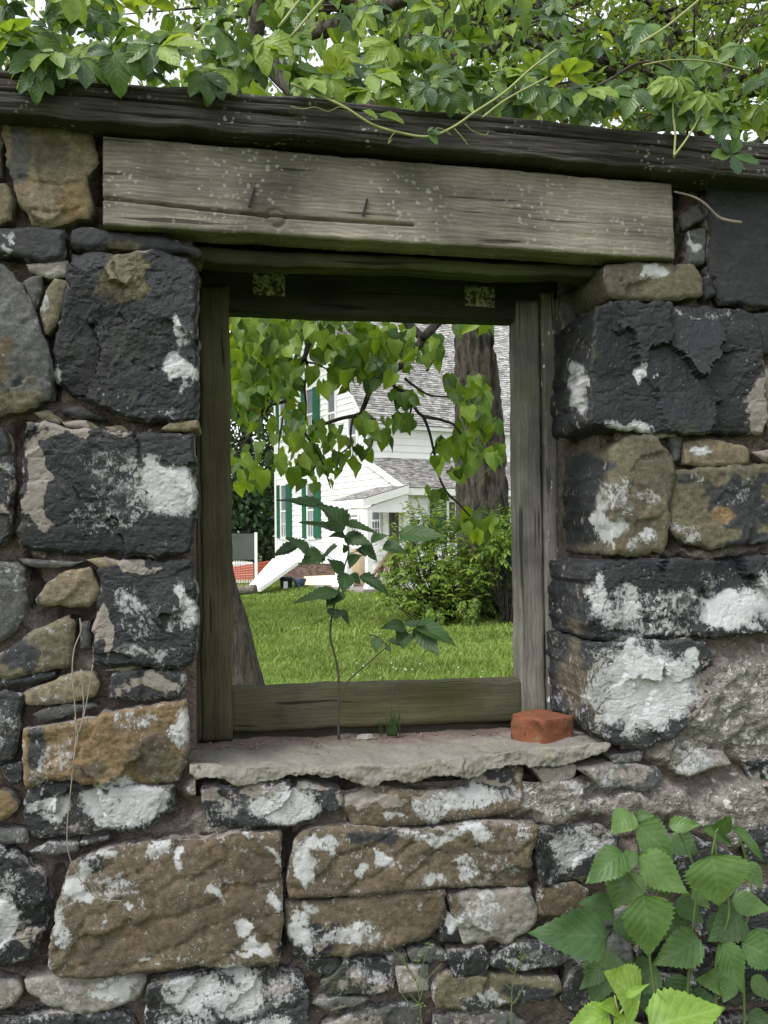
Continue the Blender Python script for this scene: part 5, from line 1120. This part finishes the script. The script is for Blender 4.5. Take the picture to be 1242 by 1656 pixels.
# great trunk in front of the house
TD = 17.5; tg = gnd(785, TD); trk = [tg + [0, 0, -.2]] + [dep(float(x), float(y), TD) for x, y in ((784, 900), (780, 820), (776, 730), (772, 640), (768, 560), (764, 500), (752, 380), (735, 240), (715, 90))]
big = thing('great_tree', 'large old shade tree with thick furrowed trunk beside the house', 'tree', tg)
P = catmull(trk, 9); rr = np.interp(np.linspace(0, 1, len(P)), [0, .12, .35, .6, 1], [.58, .48, .44, .33, .24]); V, Fs = tube_arr(P, rr, 40, .055, 9); obj('trunk', V, Fs, M_BRK2, big)
mb = MB(); r_ = np.random.default_rng(4); ms = []
bl = []
for i in range(24):
    x = r_.uniform(300, 1400); y = r_.uniform(-220, 130); bl.append((dep(x, y, TD + r_.uniform(-4, 6)), r_.uniform(1.0, 2.0)))
top = P[-1]
for c, rad in bl:
    k0 = P[np.argmin(np.linalg.norm(P[len(P) * 4 // 5:] - (c - [0, 0, 1.5]), axis=1)) + len(P) * 4 // 5]; mid = (k0 + c) / 2 + r_.normal(0, .3, 3) + [0, 0, .3]
    mb.tube(catmull([k0, mid, c, c + r_.normal(0, .5, 3)], 6), np.linspace(.16, .025, 19), 6)
    for _ in range(7): e_ = c + r_.normal(0, 1, 3) * rad * .5; mb.tube(catmull([mid, (mid + e_) / 2 + r_.normal(0, .15, 3), e_], 3), np.linspace(.05, .012, 7), 4)
    k = int(420 * rad ** 2); v = r_.normal(0, 1, (k, 3)); v /= np.linalg.norm(v, axis=1)[:, None]; q = c + v * (rad * r_.random(k) ** .4)[:, None]; q = q[fbm(q * .9, 6, 3) > -.1]; k = len(q)
    D = r_.normal(0, .8, (k, 3)); D[:, 2] -= .5; ms.append(mats(q, D, r_.normal(0, .7, (k, 3)) + [0, -.3, .9], .15 * r_.uniform(.6, 1.3, k)))
mb.world('branch', M_BRK2, big, True); scatter('foliage', ELL_L, np.concatenate(ms), M_LOC, big)
# trees beyond the house, seen left of it and over the wall
def cr(h, w, n, seed, lo=.25):
    r_ = np.random.default_rng(seed); return [((r_.normal(0, w * .36), r_.normal(0, w * .36), h * r_.uniform(lo, .95)), w * r_.uniform(.26, .42)) for _ in range(n)]
tree('shade_tree', 'dark broad leaved tree left of the white house behind the panel', gnd(400, 40), 11, .35, cr(11, 7.5, 16, 1, .14), M_DRK, M_BRKD, 15000, .24, OVA_L, None, (0, 0), 1)
tree('shade_tree', 'yellow green tree beside the left corner of the house', gnd(433, 44), 7, .25, cr(7, 4.6, 10, 2, .12), M_FAR, M_BRKD, 8000, .20, OVA_L, None, (0, 0), 2)
tree('shade_tree', 'tall tree standing far behind at the left', gnd(250, 34), 15, .4, cr(15, 9, 18, 3, .2), M_FAR, M_BRKD, 12000, .26, OVA_L, None, (0, 0), 3)
tree('shade_tree', 'tall feathery tree rising beyond the wall at the right', gnd(1150, 13), 9.5, .22, cr(9.5, 4.6, 15, 4, .60), M_LOC, M_BRK2, 15000, .11, ELL_L, None, (0, 0), 4)
tree('shade_tree', 'slim tree with bare lower trunk behind the middle of the wall', gnd(885, 21), 13, .2, cr(13, 5, 9, 5, .55), M_FAR, M_BRKD, 5000, .16, ELL_L, None, (.6, 0), 5)
tree('shade_tree', 'slim pale trunked tree over the wall near the centre', gnd(655, 44), 25, .32, cr(25, 10, 9, 6, .62), M_LOC, M_BRK2, 4500, .3, ELL_L, None, (-.4, 0), 6)
tree('shade_tree', 'bright green tree over the left end of the wall', gnd(40, 15), 10.5, .22, cr(10.5, 5.2, 13, 7, .5), M_LOC, M_BRK2, 9000, .14, OVA_L, None, (0, 0), 7)
r_ = np.random.default_rng(60)
hp = []; 
for i in range(46):
    x = -60 + i * 3.1; y = 62 + r_.uniform(-6, 6); hp.append(((x, y, r_.uniform(1.2, 4.5)), r_.uniform(2.2, 3.6)))
ms = []
for c, rad in hp:
    k = 260; v = r_.normal(0, 1, (k, 3)); v /= np.linalg.norm(v, axis=1)[:, None]; q = np.array(c) + v * (rad * r_.random(k) ** .4)[:, None]; D = r_.normal(0, 1, (k, 3)); ms.append(mats(q, D, r_.normal(0, .7, (k, 3)) + [0, -.4, .8], .6 * r_.uniform(.6, 1.3, k)))
o = scatter('far_woods', OVA_L, np.concatenate(ms), M_FAR); tag(o, 'line of far green woods beyond the lawn', 'woods')

# ---- shrubs
def shrub(label, blobs_, mat, n, size, seed, base):
    r_ = np.random.default_rng(seed); t = thing('shrub', label, 'shrub', base); mb = MB(); ms_ = []; ws = sum(r ** 2 for _, _, _, r in blobs_)
    for x, y, d_, rp in blobs_:
        c = dep(float(x), float(y), float(d_)); rad = rp / F * d_; k = int(n * rp ** 2 / ws)
        for _ in range(5): e_ = c + r_.normal(0, .45, 3) * rad; mb.tube(catmull([base + r_.normal(0, .08, 3) * [1, 1, 0], (base + e_) / 2 + r_.normal(0, .1, 3), e_], 4), np.linspace(.016, .004, 9), 4)
        # sprays: little twigs with paired leaflets
        ns = max(1, k // 9); v = r_.normal(0, 1, (ns, 3)); v /= np.linalg.norm(v, axis=1)[:, None]; s0 = c + v * (rad * 1.22 * r_.random(ns) ** .5)[:, None]
        dr = v * .7 + r_.normal(0, .5, (ns, 3)); dr[:, 2] -= .05; dr /= np.linalg.norm(dr, axis=1)[:, None]
        sd_ = np.cross(dr, [0, 0, 1.0]); sd_ /= np.linalg.norm(sd_, axis=1)[:, None] + 1e-9; upn = np.cross(sd_, dr)
        for j in range(9):
            sg = -1 if j % 2 else 1; q = s0 + dr * (size * .55 * (j // 2 + .5)); D = dr * .55 + sd_ * sg * (1 if j < 8 else 0) - [0, 0, .25] + r_.normal(0, .12, (ns, 3)); ms_.append(mats(q, D, upn + [0, -.25, .6] + r_.normal(0, .25, (ns, 3)), size * r_.uniform(.7, 1.2, ns)))
    mb.world('stem', M_BRKD, t, True); scatter('foliage', ELL_L, np.concatenate(ms_), mat, t); return t
shrub('bright green feathery shrub spreading over the lawn in front of the house', [(690,850,16.2,38),(660,880,16,30),(720,880,16,45),(700,920,15.8,50),(660,935,15.6,34),(640,950,15.5,24),(740,900,15.9,45),(690,965,15.5,42),(730,960,15.5,48),(715,985,15.3,26),(755,940,15.8,40),(650,905,15.8,24),(632,925,15.7,16),(668,855,16,18),(690,828,16.1,14),(640,970,15.4,14)], M_SHR, 6600, .085, 31, gnd(720, 15.8))
shrub('dense dark lower shrub at the foot of the great trunk', [(800,880,16.6,45),(830,860,16.8,40),(795,930,16.4,50),(840,930,16.6,55),(800,965,16.2,34),(850,890,17,50),(770,975,16,28),(880,920,17,60)], M_FAR, 6000, .09, 32, gnd(815, 16.5))
shrub('bright tip of shrub against the right side of the trunk', [(825,855,15.6,18),(812,880,15.5,20),(800,865,15.6,16),(790,890,15.5,18)], M_SHR, 900, .085, 33, gnd(815, 15.6))
# ------------------------------------------------------------------ creeper over the wall head
rc = np.random.default_rng(77)
cree = thing('creeper', 'green creeper with five part leaves spilling over the timber on top of the wall', 'creeper', A(620, 150, .1))
def palmate(nm, mat, seed, nl=5):
    r_ = np.random.default_rng(seed); V, Fs, lu, lv = [], [], [], []; n0 = 0
    for i in range(nl):
        a = (i - (nl - 1) / 2) * R(48) + r_.normal(0, .08); s_ = (1.0, .92, .72)[abs(i - nl // 2)] * r_.uniform(.9, 1.1)
        v, f, u, w = leaf_mesh('t', None, kind='leaflet', n=8, teeth=.09, droop=.3 + .2 * r_.random(), fold=.28, width=.29, seed=seed * 9 + i)
        v = v * s_; tz = r_.normal(0, .15); v[:, 2] += v[:, 1] * tz
        c, s = math.cos(-a), math.sin(-a); v = np.c_[v[:, 0] * c - v[:, 1] * s, v[:, 0] * s + v[:, 1] * c, v[:, 2]]
        V.append(v); Fs += [tuple(k + n0 for k in q) for q in f]; n0 += len(v); lu.append(u); lv.append(w)
    return new_mesh(nm, np.concatenate(V), Fs, mat, True, dict(lu=np.concatenate(lu), lv=np.concatenate(lv)))
pal = [palmate('creeper_leaf', M_CRP, i) for i in range(5)]; paly = [palmate('young_leaf', M_CRY, 10 + i, 5 if i else 4) for i in range(3)]
def topline(x): return np.interp(x, [0, 300, 600, 900, 1242], [107, 130, 160, 190, 226])
cnt = 0
def cleaf(x, y, Y, s_, m, az=None, face=None):
    P = A(x, y, Y); a = rc.uniform(0, 6.28) if az is None else az; D = np.array([math.cos(a) * .9, -.45 + rc.normal(0, .3), math.sin(a) * .8 - .45]); Nn = np.array([rc.normal(0, .35), -.65, .85]) if face is None else np.array(face)
    put_leaf(m, cree, P, P + D / np.linalg.norm(D) * s_, Nn)
for k in range(272):
    x = rc.uniform(-70, 1310); tl_ = topline(x)
    lowp = rc.random() < .42
    y = tl_ - rc.uniform(6, 60) if lowp else tl_ - rc.uniform(30, 190)
    Y = rc.uniform(-.12, .30) if y < tl_ - 20 else rc.uniform(-.05, .25)
    if x > 250 and x < 700 and y < tl_ - 100 and rc.random() < .3: continue
    cleaf(x, y, Y, rc.uniform(.040, .068) * (1.2 if x < 300 else 1.0), paly[rc.integers(3)] if rc.random() < .22 else pal[rc.integers(5)])
for (x, y, s_, yo, az) in ((330,118,.055,0,-1.2),(345,125,.05,0,-2.0),(185,85,.07,0,-1.4),(70,85,.075,0,-1.9),(130,95,.07,0,-1.1),(60,120,.05,0,-1.6),(500,128,.05,1,-.6),(535,128,.045,1,-.9),(870,140,.05,0,-1.5),(905,150,.045,0,-1.2),(985,150,.055,0,-.5),(1100,175,.05,0,-1.6),(730,150,.05,0,-1.6),(690,140,.05,0,-2.3)):
    cleaf(x, y, -.10, s_, (paly if yo else pal)[rc.integers(3)], az, (rc.normal(0, .2), -1, .5))
# pale young leaves on their own stalks, and the sprig at the right end
for (x, y, tx, ty, wf) in ((1085,128,1062,148,.9),(1092,128,1075,150,.8),(1097,126,1112,146,.9),(1100,126,1130,138,.7),(1138,152,1118,172,.9),(1140,152,1158,175,.9),(1146,152,1176,160,.6)):
    put_leaf(paly[0], cree, A(x, y, -.13), A(tx, ty, -.15), (0, -1, .4), .6)
spr = thing('creeper_sprig', 'small sprig of four green leaflets in front of the timber near the right end', 'sprig', A(1165, 285, -.10))
lf = [leaf_me('leaflet', M_CRP, kind='leaflet', n=8, teeth=.06, droop=.1, fold=.2, width=.33, seed=i) for i in range(3)]
for i, (tx, ty, wf) in enumerate(((1168,226,1.1),(1196,222,1.1),(1152,250,.8),(1230,262,.6),(1196,280,1.0))): put_leaf(lf[i % 3], spr, A(1183, 251, -.115), A(tx, ty, -.13), (0, -1, .3), wf, 'leaflet')
V, Fs = tube_arr(catmull([A(1150, 290, -.07), A(1168, 268, -.10), A(1183, 252, -.115)], 5), .0012, 5); obj('stem', V, Fs, M_STEMD, spr)
def vine(parent, pts, Y, r0_, r1_, mat, name='stem', n=6):
    P = catmull([A(x, y, Y if not isinstance(Y, (list, tuple)) else Y[i]) for i, (x, y) in enumerate(pts)], 6); V, Fs = tube_arr(P, np.linspace(r0_, r1_, len(P)), n); return obj(name, V, Fs, mat, parent)
vine(cree, [(470,135),(510,152),(555,172),(600,200),(640,213),(690,221),(730,207),(770,180),(815,150),(860,110),(900,80)], -.11, .0026, .0024, M_STEMY)
vine(cree, [(780,190),(820,160),(885,125)], -.12, .0022, .0018, M_STEMY); vine(cree, [(450,45),(500,-20)], -.1, .003, .003, M_STEMY); vine(cree, [(470,60),(530,-10)], -.12, .0028, .003, M_STEMY)
vine(cree, [(1035,70),(1075,45),(1130,0),(1160,-30)], -.13, .003, .002, M_STEMY); vine(cree, [(1090,255),(1092,215),(1088,180),(1090,130)], -.115, .0025, .0018, M_STEMY); vine(cree, [(1090,252),(1110,225),(1130,190),(1138,152)], -.12, .0025, .0015, M_STEMY)
vine(cree, [(1040,105),(1090,97),(1150,100),(1210,115)], -.1, .0018, .0014, M_STEMY); vine(cree, [(950,145),(985,130),(1025,105),(1060,102),(1090,115)], .02, .004, .003, M_STEMD)
for pts in ([(470,172),(490,176),(510,173),(530,180),(548,173),(560,176)], [(752,200),(765,212),(785,218),(790,213)], [(735,208),(750,225),(757,235)], [(640,212),(632,222),(628,232),(634,226)], [(700,216),(708,207),(722,213),(730,219)]): vine(cree, pts, -.112, .0009, .0006, M_STEMY, 'tendril', 4)
for (x, y, tx, ty) in ((585,178,612,186),(612,184,638,190),(612,184,655,190),(690,214,700,205),(690,215,712,212),(692,216,708,232)): put_leaf(lf[0] if x > 680 else leaf_me('leaflet', M_CRY, kind='leaflet', n=8, teeth=.06, width=.3), cree, A(x, y, -.113), A(tx, ty, -.122), (0, -.8, .6), .9, 'leaflet')

# ------------------------------------------------------------------ small growth on and by the wall
V, Fs = tube_arr(catmull([A(1090, 310, -.03), A(1120, 318, -.045), A(1140, 330, -.05), (A(1160, 350, -.045)), A(1178, 357, -.05), A(1199, 360, -.05)], 6), np.linspace(.0022, .0036, 31), 7, .0008, 3); tag(obj('twig', V, Fs, M_TWIG), 'bare grey twig poking out beside the right end of the lintel', 'twig')
dv = thing('dry_vine', 'thin dry vine hanging down the left side of the wall', 'vine', A(140, 1450, -.03))
for pts, yo in (([(129,1000),(131,1020),(120,1050),(117,1090),(121,1140),(123,1175),(122,1200),(118,1240),(113,1290),(109,1330),(110,1375),(125,1415),(150,1447),(170,1455),(195,1457)], -.045), ([(131,1082),(135,1130),(134,1160),(124,1195),(118,1235),(107,1248)], -.047), ([(150,1075),(143,1120),(135,1160),(126,1190)], -.048), ([(121,1160),(126,1190),(122,1210)], -.049)):
    vine(dv, pts, yo, .0014, .0009, M_DRY)
# half brick on the sill
def brick():
    c = A(876, 1184, .095); zt = 1.033
    ax = np.array([math.cos(R(-66)), math.sin(R(-66)), 0]); ay = np.array([-ax[1], ax[0], 0])
    pts = []; n = 14
    L, Wd, H = .105, .100, .068
    V = []; Fs = []
    g_ = np.linspace(-1, 1, n); n0 = 0
    for (u, v, w, su) in ((0, 1, 2, 1), (0, 1, 2, -1), (1, 2, 0, 1), (1, 2, 0, -1), (2, 0, 1, 1), (2, 0, 1, -1)):
        A_, B_ = np.meshgrid(g_, g_); Q = np.zeros((n, n, 3)); Q[..., u] = A_; Q[..., v] = B_; Q[..., w] = su
        V.append(Q.reshape(-1, 3)); idx = np.arange(n * n).reshape(n, n) + n0; n0 += n * n
        q = np.stack([idx[:-1, :-1], idx[:-1, 1:], idx[1:, 1:], idx[1:, :-1]], -1).reshape(-1, 4); Fs.append(q if su > 0 else q[:, ::-1])
    Q = np.concatenate(V); S = np.array([L, Wd, H]) / 2
    X = Q * S
    # round the arrises, knock the near corner off
    b_ = .006; inner = np.clip(X, -S + b_, S - b_); dl = X - inner; ln = np.linalg.norm(dl, axis=1); X = inner + dl / np.maximum(ln, 1e-6)[:, None] * np.minimum(ln, b_)[:, None]
    X += fbm(X * 70, 3, 4)[:, None] * .0016 * Q
    cp = np.array([S[0] * .55, -S[1] * 1.05, .004]); dd = np.linalg.norm((X - cp) * [1, 1, .7], axis=1); X[:, 1] += np.clip(.026 - dd, 0, 1) * 1.0; X[:, 2] -= np.clip(.026 - dd, 0, 1) * .3
    X[:, 0] += (X[:, 1] / S[1]) * -.006 * (Q[:, 0] < -.9) + fbm(X * 40 + 5, 5, 4) * .006 * (Q[:, 0] < -.9)
    W_ = np.array([c[0], c[1], zt + H / 2])[None] + X[:, :1] * ax + X[:, 1:2] * ay + X[:, 2:] * [0, 0, 1]
    g = G('brick_clay'); p = g.pos(); n1 = g.noise(p, 26, 5, .65); n2 = g.noise(p, 190, 5, .7)
    cc = g.mix(n1, (.095, .034, .020), (.245, .096, .050)); cc = g.mix(g.ss(g.noise(g.add(p, (3, 3, 3)), 30, 4), .58, .7), cc, (.12, .10, .045)); cc = g.mul(cc, g.mr(n2, .3, .7, .7, 1.3))
    dk = g.m_('LESS_THAN', g.noise(p, 60, 5, .7), .36); cc = g.mix(g.m_('MULTIPLY', dk, .7), cc, (.05, .025, .02))
    o = obj('brick', W_, np.concatenate(Fs), g.out(g.bsdf(cc, .9, g.bump(n2, .9, .004), .15)))
    tag(o, 'broken red brick resting on the right end of the window sill', 'brick')
brick()
# grass tuft on the sill
tf = MB(); r_ = np.random.default_rng(12)
for i in range(22):
    x = 632 + r_.normal(0, 9); P0 = A(x, 1180, .215); hh = r_.uniform(.012, .045) if i > 1 else r_.uniform(.08, .11); a = r_.uniform(0, 6.28); k = r_.uniform(.1, .6)
    P = catmull([P0 - [0, 0, .015], P0 + [math.cos(a) * k * hh * .3, math.sin(a) * k * hh * .2 - .004, hh * .6], P0 + [math.cos(a) * k * hh, math.sin(a) * k * hh * .4 - .006, hh]], 4); tf.tube(P, np.linspace(.0013, .0003, 9), 4)
tag(tf.world('grass_tuft', m_plain('tuft_green', (.03, .062, .014), .6, .3, 30), None, True), 'small green grass tuft growing on the sill below the bottom rail', 'grass')
# sapling rooted at the back of the sill
sap = thing('sapling', 'slender sapling with toothed dark leaves growing on the sill against the frame', 'sapling', A(548, 1190, .20))
def sstemp(pts, r0_, r1_, Y=.2, mat=M_STEMD): vine(sap, pts, Y, r0_, r1_, mat)
sstemp([(548,1195),(547,1150),(548,1104),(544,1070),(535,1035),(535,1010),(538,990),(544,965),(552,940),(558,913),(564,893),(561,876),(553,856),(548,835)], .0032, .0013)
sstemp([(548,1150),(561,1105),(590,1077),(612,1058),(626,1046)], .002, .0012); sstemp([(626,1046),(640,1030),(660,1022),(680,1012)], .0012, .001); sstemp([(626,1044),(610,1030),(596,1026)], .0014, .0016)
sstemp([(556,912),(540,905),(520,893),(500,880),(480,872)], .0012, .0008); sstemp([(564,895),(590,888),(610,880)], .001, .0008); sstemp([(561,928),(545,915),(530,902)], .001, .0008); sstemp([(555,940),(570,935),(585,932)], .001, .0008)
sl = [leaf_me('sapling_leaf', M_SAP, kind='ovate', n=16, teeth=.09, droop=dr, fold=fo, width=.42, seed=40 + i) for i, (dr, fo) in enumerate(((.12, .2), (.25, .35), (.05, .1)))]
SL = [(528,822,449,802,.45,.20),(558,855,522,812,1.1,.17),(553,857,486,842,.4,.2),(558,847,610,858,.55,.18),(558,867,536,863,.9,.2),(558,866,602,880,.8,.2),(585,882,612,906,1.2,.18),(600,877,624,862,1.0,.18),(503,894,464,868,.8,.19),(483,881,436,899,.7,.2),
      (522,897,487,907,1.3,.19),(523,898,545,882,1.4,.2),(556,928,531,902,1.3,.19),(564,914,580,896,1.5,.2),(560,927,555,959,1.0,.19),(566,929,584,944,1.4,.2),(582,932,634,958,.6,.17),(546,956,476,972,.6,.18),(546,954,526,981,1.2,.19),(548,956,536,976,1.5,.2),
      (544,985,541,1001,1.2,.2),(551,986,566,1010,.9,.2),(620,882,656,890,1.1,.17),(645,863,722,866,.8,.14),(560,893,556,880,1.5,.2),(580,886,592,897,1.0,.2),
      (655,1012,617,1014,.7,.2),(612,1030,606,1056,1.2,.2),(628,1036,649,1041,.7,.2),(657,1024,652,1047,1.2,.2),(668,1018,695,1050,.8,.18),(672,1012,742,1036,.75,.14),(680,1018,709,1060,1.0,.15),(626,1044,632,1056,1.0,.2),(650,1014,644,1030,1.2,.2),(655,1008,690,1010,.9,.17)]
for i, (x, y, tx, ty, wf, Y) in enumerate(SL): put_leaf(sl[i % 3], sap, A(x, y, Y), A(tx, ty, Y - .01 - .02 * (i % 3)), (rc.normal(0, .3), -.75, .65), wf * .82)

# weeds at the lower right
nm = [leaf_me('weed_leaf', M_NET, kind='ovate', n=26, teeth=.07, droop=dr, fold=fo, width=.44, seed=60 + i) for i, (dr, fo) in enumerate(((.15, .18), (.25, .28), (.05, .12)))]
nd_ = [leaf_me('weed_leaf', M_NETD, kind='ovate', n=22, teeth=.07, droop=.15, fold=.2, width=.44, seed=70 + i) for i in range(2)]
nb = [leaf_me('bright_leaf', M_BRI, kind='ovate', n=26, teeth=.05, droop=dr, fold=.15, width=.44, seed=80 + i) for i, dr in enumerate((.1, .25))]
w1 = thing('weed', 'tall leafy weed with broad toothed green leaves in front of the lower right wall', 'weed', A(1060, 1720, -.16))
w2 = thing('weed', 'leafy toothed weed at the right edge of the picture beside the taller one', 'weed', A(1180, 1720, -.14))
w3 = thing('weed', 'bright yellow green young weed nearest the viewer at the bottom right', 'weed', A(1010, 1740, -.42))
NL = [(1,1041,1447,1057,1552,1.0,-.24,0),(2,1151,1382,1172,1470,1.35,-.22,0),(1,1032,1385,1118,1447,.62,-.22,0),(1,1032,1333,1096,1393,.75,-.19,0),(1,1017,1404,995,1470,1.05,-.17,0),(1,1008,1379,947,1429,.62,-.19,0),(1,983,1515,862,1507,.58,-.20,1),(1,992,1471,939,1458,.62,-.16,1),
      (1,1022,1315,988,1348,.8,-.17,0),(1,1081,1334,1136,1332,.5,-.17,0),(1,1085,1352,1132,1380,.95,-.12,1),(2,1183,1456,1250,1471,.62,-.18,0),(1,1132,1519,1059,1560,.68,-.18,0),(1,1094,1456,1142,1490,.95,-.13,1),(2,1168,1524,1204,1608,.68,-.22,0),(2,1200,1524,1275,1562,.8,-.2,0),(2,1200,1478,1150,1522,.85,-.15,1),
      (2,1182,1590,1126,1584,.6,-.16,0),(2,1180,1584,1172,1622,.9,-.17,0),(1,985,1535,958,1632,.75,-.13,1),(2,1161,1346,1182,1318,.9,-.15,0),(2,1186,1338,1244,1394,.32,-.18,0),(2,1136,1338,1194,1368,.35,-.13,0),(1,1020,1374,1018,1412,.7,-.23,0),(1,1052,1405,1086,1452,1.0,-.11,1),
      (1,1060,1560,1010,1610,.8,-.10,1),(1,1080,1580,1120,1640,.8,-.10,1),(2,1210,1640,1260,1670,.7,-.14,1),(1,1030,1320,1056,1318,.7,-.14,0),(1,1000,1480,1030,1530,.8,-.11,1),(2,1150,1400,1120,1440,.8,-.10,1),(2,1190,1560,1160,1600,.7,-.1,1),(1,1010,1550,1000,1620,1.0,-.12,1),(1,1075,1470,1110,1540,.9,-.10,1),(2,1225,1500,1242,1560,.9,-.12,1),(2,1205,1395,1236,1440,.8,-.13,0),(1,1062,1395,1040,1440,.9,-.09,1),(2,1150,1480,1180,1530,.9,-.09,1),(1,1040,1600,1075,1650,.9,-.09,1),(2,1140,1600,1125,1650,.9,-.09,1),(1,975,1560,940,1600,.6,-.13,1),(2,1215,1580,1250,1620,.9,-.16,0),(2,1120,1440,1150,1470,.7,-.14,0),(1,1046,1345,1075,1370,.8,-.1,1)]
for i, (pl_, x, y, tx, ty, wf, Y, dk) in enumerate(NL):
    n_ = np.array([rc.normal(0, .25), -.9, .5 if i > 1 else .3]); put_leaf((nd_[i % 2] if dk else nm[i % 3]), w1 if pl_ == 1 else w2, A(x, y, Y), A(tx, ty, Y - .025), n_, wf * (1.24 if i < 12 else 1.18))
for pts in ([(1066,1720),(1062,1640),(1050,1540),(1041,1450),(1034,1390),(1028,1330),(1022,1312)], [(1110,1720),(1112,1600),(1120,1500),(1126,1420),(1100,1350),(1084,1334)], [(1041,1455),(1041,1440)]): vine(w1, pts, -.17, .0032, .0018, M_STEM)
for pts in ([(1160,1720),(1158,1600),(1160,1540),(1180,1470),(1160,1390),(1157,1350),(1162,1340)], [(1205,1720),(1203,1600),(1200,1530),(1215,1440),(1195,1350),(1186,1336)], [(1151,1384),(1157,1350)], [(1160,1545),(1172,1520)]): vine(w2, pts, -.16, .0032, .0016, M_STEM)
BL = [(1034,1620,985,1570,1.25,-.42),(985,1640,918,1662,.75,-.42),(1012,1640,1005,1690,1.1,-.43),(1050,1662,1176,1622,.85,-.44),(1043,1634,1084,1643,.6,-.42),(1000,1632,974,1622,.8,-.42),(1012,1612,1050,1590,.35,-.45),(1060,1600,1080,1618,.2,-.42)]
for i, (x, y, tx, ty, wf, Y) in enumerate(BL): put_leaf(nb[i % 2], w3, A(x, y, Y), A(tx, ty, Y - .02), (rc.normal(0, .15), -.75, .7), wf)
for pts in ([(1005,1760),(1003,1690),(1000,1642),(994,1610)], [(1003,1650),(1020,1630),(1034,1620)], [(1000,1645),(990,1640)], [(1003,1645),(1030,1655),(1050,1662)], [(1002,1640),(1012,1625),(1012,1612)]): vine(w3, pts, -.42, .002, .0014, m_plain('pale_stem', (.28, .34, .12), .6, .1, 20))
# two wispy seedlings
def wisp(label, x0, lines, Y, tips):
    t = thing('seedling', label, 'seedling', A(x0, 1690, Y))
    for pts in lines: vine(t, pts, Y, .0013, .0006, M_STEM, 'stem', 5)
    m = MB()
    for x, y in tips:
        for _ in range(5):
            c = A(x + rc.normal(0, 4), y + rc.normal(0, 4), Y); e = c + rc.normal(0, .004, 3); m.tube([c, e], [.0012, .0004], 4)
    m.world('flower_head', M_CRY, t)
wisp('wispy green seedling with forked stems low in the middle of the wall', 682, [[(682,1690),(681,1650),(679,1625),(676,1600),(672,1580)], [(679,1625),(665,1610),(656,1600)], [(679,1618),(684,1600),(690,1585),(714,1558)], [(672,1585),(655,1560),(633,1532)], [(660,1565),(650,1545)], [(676,1600),(682,1570),(692,1530)], [(660,1620),(652,1610),(647,1595)]], -.10, [(680,1548),(690,1530),(672,1588),(682,1626)])
wisp('single stemmed wispy seedling right of the forked one', 828, [[(826,1690),(827,1640),(828,1600),(832,1575),(840,1555),(848,1540)], [(828,1625),(838,1612),(846,1595)], [(828,1600),(815,1590),(800,1575)], [(832,1574),(822,1565),(820,1545)], [(840,1558),(850,1560)], [(846,1545),(840,1530),(836,1518)]], -.10, [(852,1540),(846,1548)])
# round pebble caught in the joint
V, Fs = tube_arr([A(1227, 607, .0) + [0, -.004 * 0, 0]] + [A(1227, y, .0) for y in (609, 612, 615, 618, 620.5)], [.0015, .006, .0085, .0088, .006, .0015], 12); tag(obj('pebble', V, Fs, m_plain('yellow_pebble', (.40, .29, .13), .6, .15, 30)), 'small round yellow pebble in the joint at the right edge of the wall', 'pebble')

# crumbs of mortar and a fallen flake along the back of the sill
cm = MB(); r_ = np.random.default_rng(91)
for i in range(110):
    x = r_.uniform(335, 830); Yc = .232 - abs(r_.normal(0, .045)); p = A(x, 1190, Yc); s = r_.uniform(.0015, .0045); zc = 1.0405 if Yc > .1 else 1.0385
    v = r_.normal(0, 1, (6, 3)); v = np.array([[1, 0, 0], [-1, 0, 0], [0, 1, 0], [0, -1, 0], [0, 0, 1], [0, 0, -.6]]) * s * r_.uniform(.6, 1.3, (6, 3)); cm.add(v + [p[0], p[1], zc + s * .4], [(0, 2, 4), (2, 1, 4), (1, 3, 4), (3, 0, 4), (2, 0, 5), (1, 2, 5), (3, 1, 5), (0, 3, 5)])
o = cm.world('crumbs', m_plain('mortar_crumb', (.16, .115, .10), .95, .4, 60)); o['kind'] = 'stuff'; tag(o, 'loose mortar crumbs strewn along the back of the sill', 'crumbs')
fm = MB(); P_ = A(590, 1184, .20); q = np.array([[-.020, 0], [-.008, .008], [.010, .007], [.020, .001], [.006, -.007], [-.012, -.006]])
fm.add([[P_[0] + a, P_[1] + b_, 1.0425] for a, b_ in q] + [[P_[0] + a * .85, P_[1] + b_ * .8, 1.0505 + .002 * (i % 2)] for i, (a, b_) in enumerate(q)], [(0, 1, 2, 3, 4, 5)[::-1], (6, 7, 8, 9, 10, 11)] + [(i, (i + 1) % 6, 6 + (i + 1) % 6, 6 + i) for i in range(6)])
tag(fm.world('mortar_flake', m_plain('lime_flake', (.26, .25, .23), .9, .35, 60)), 'pale flake of old mortar lying on the sill beside the grass tuft', 'flake')
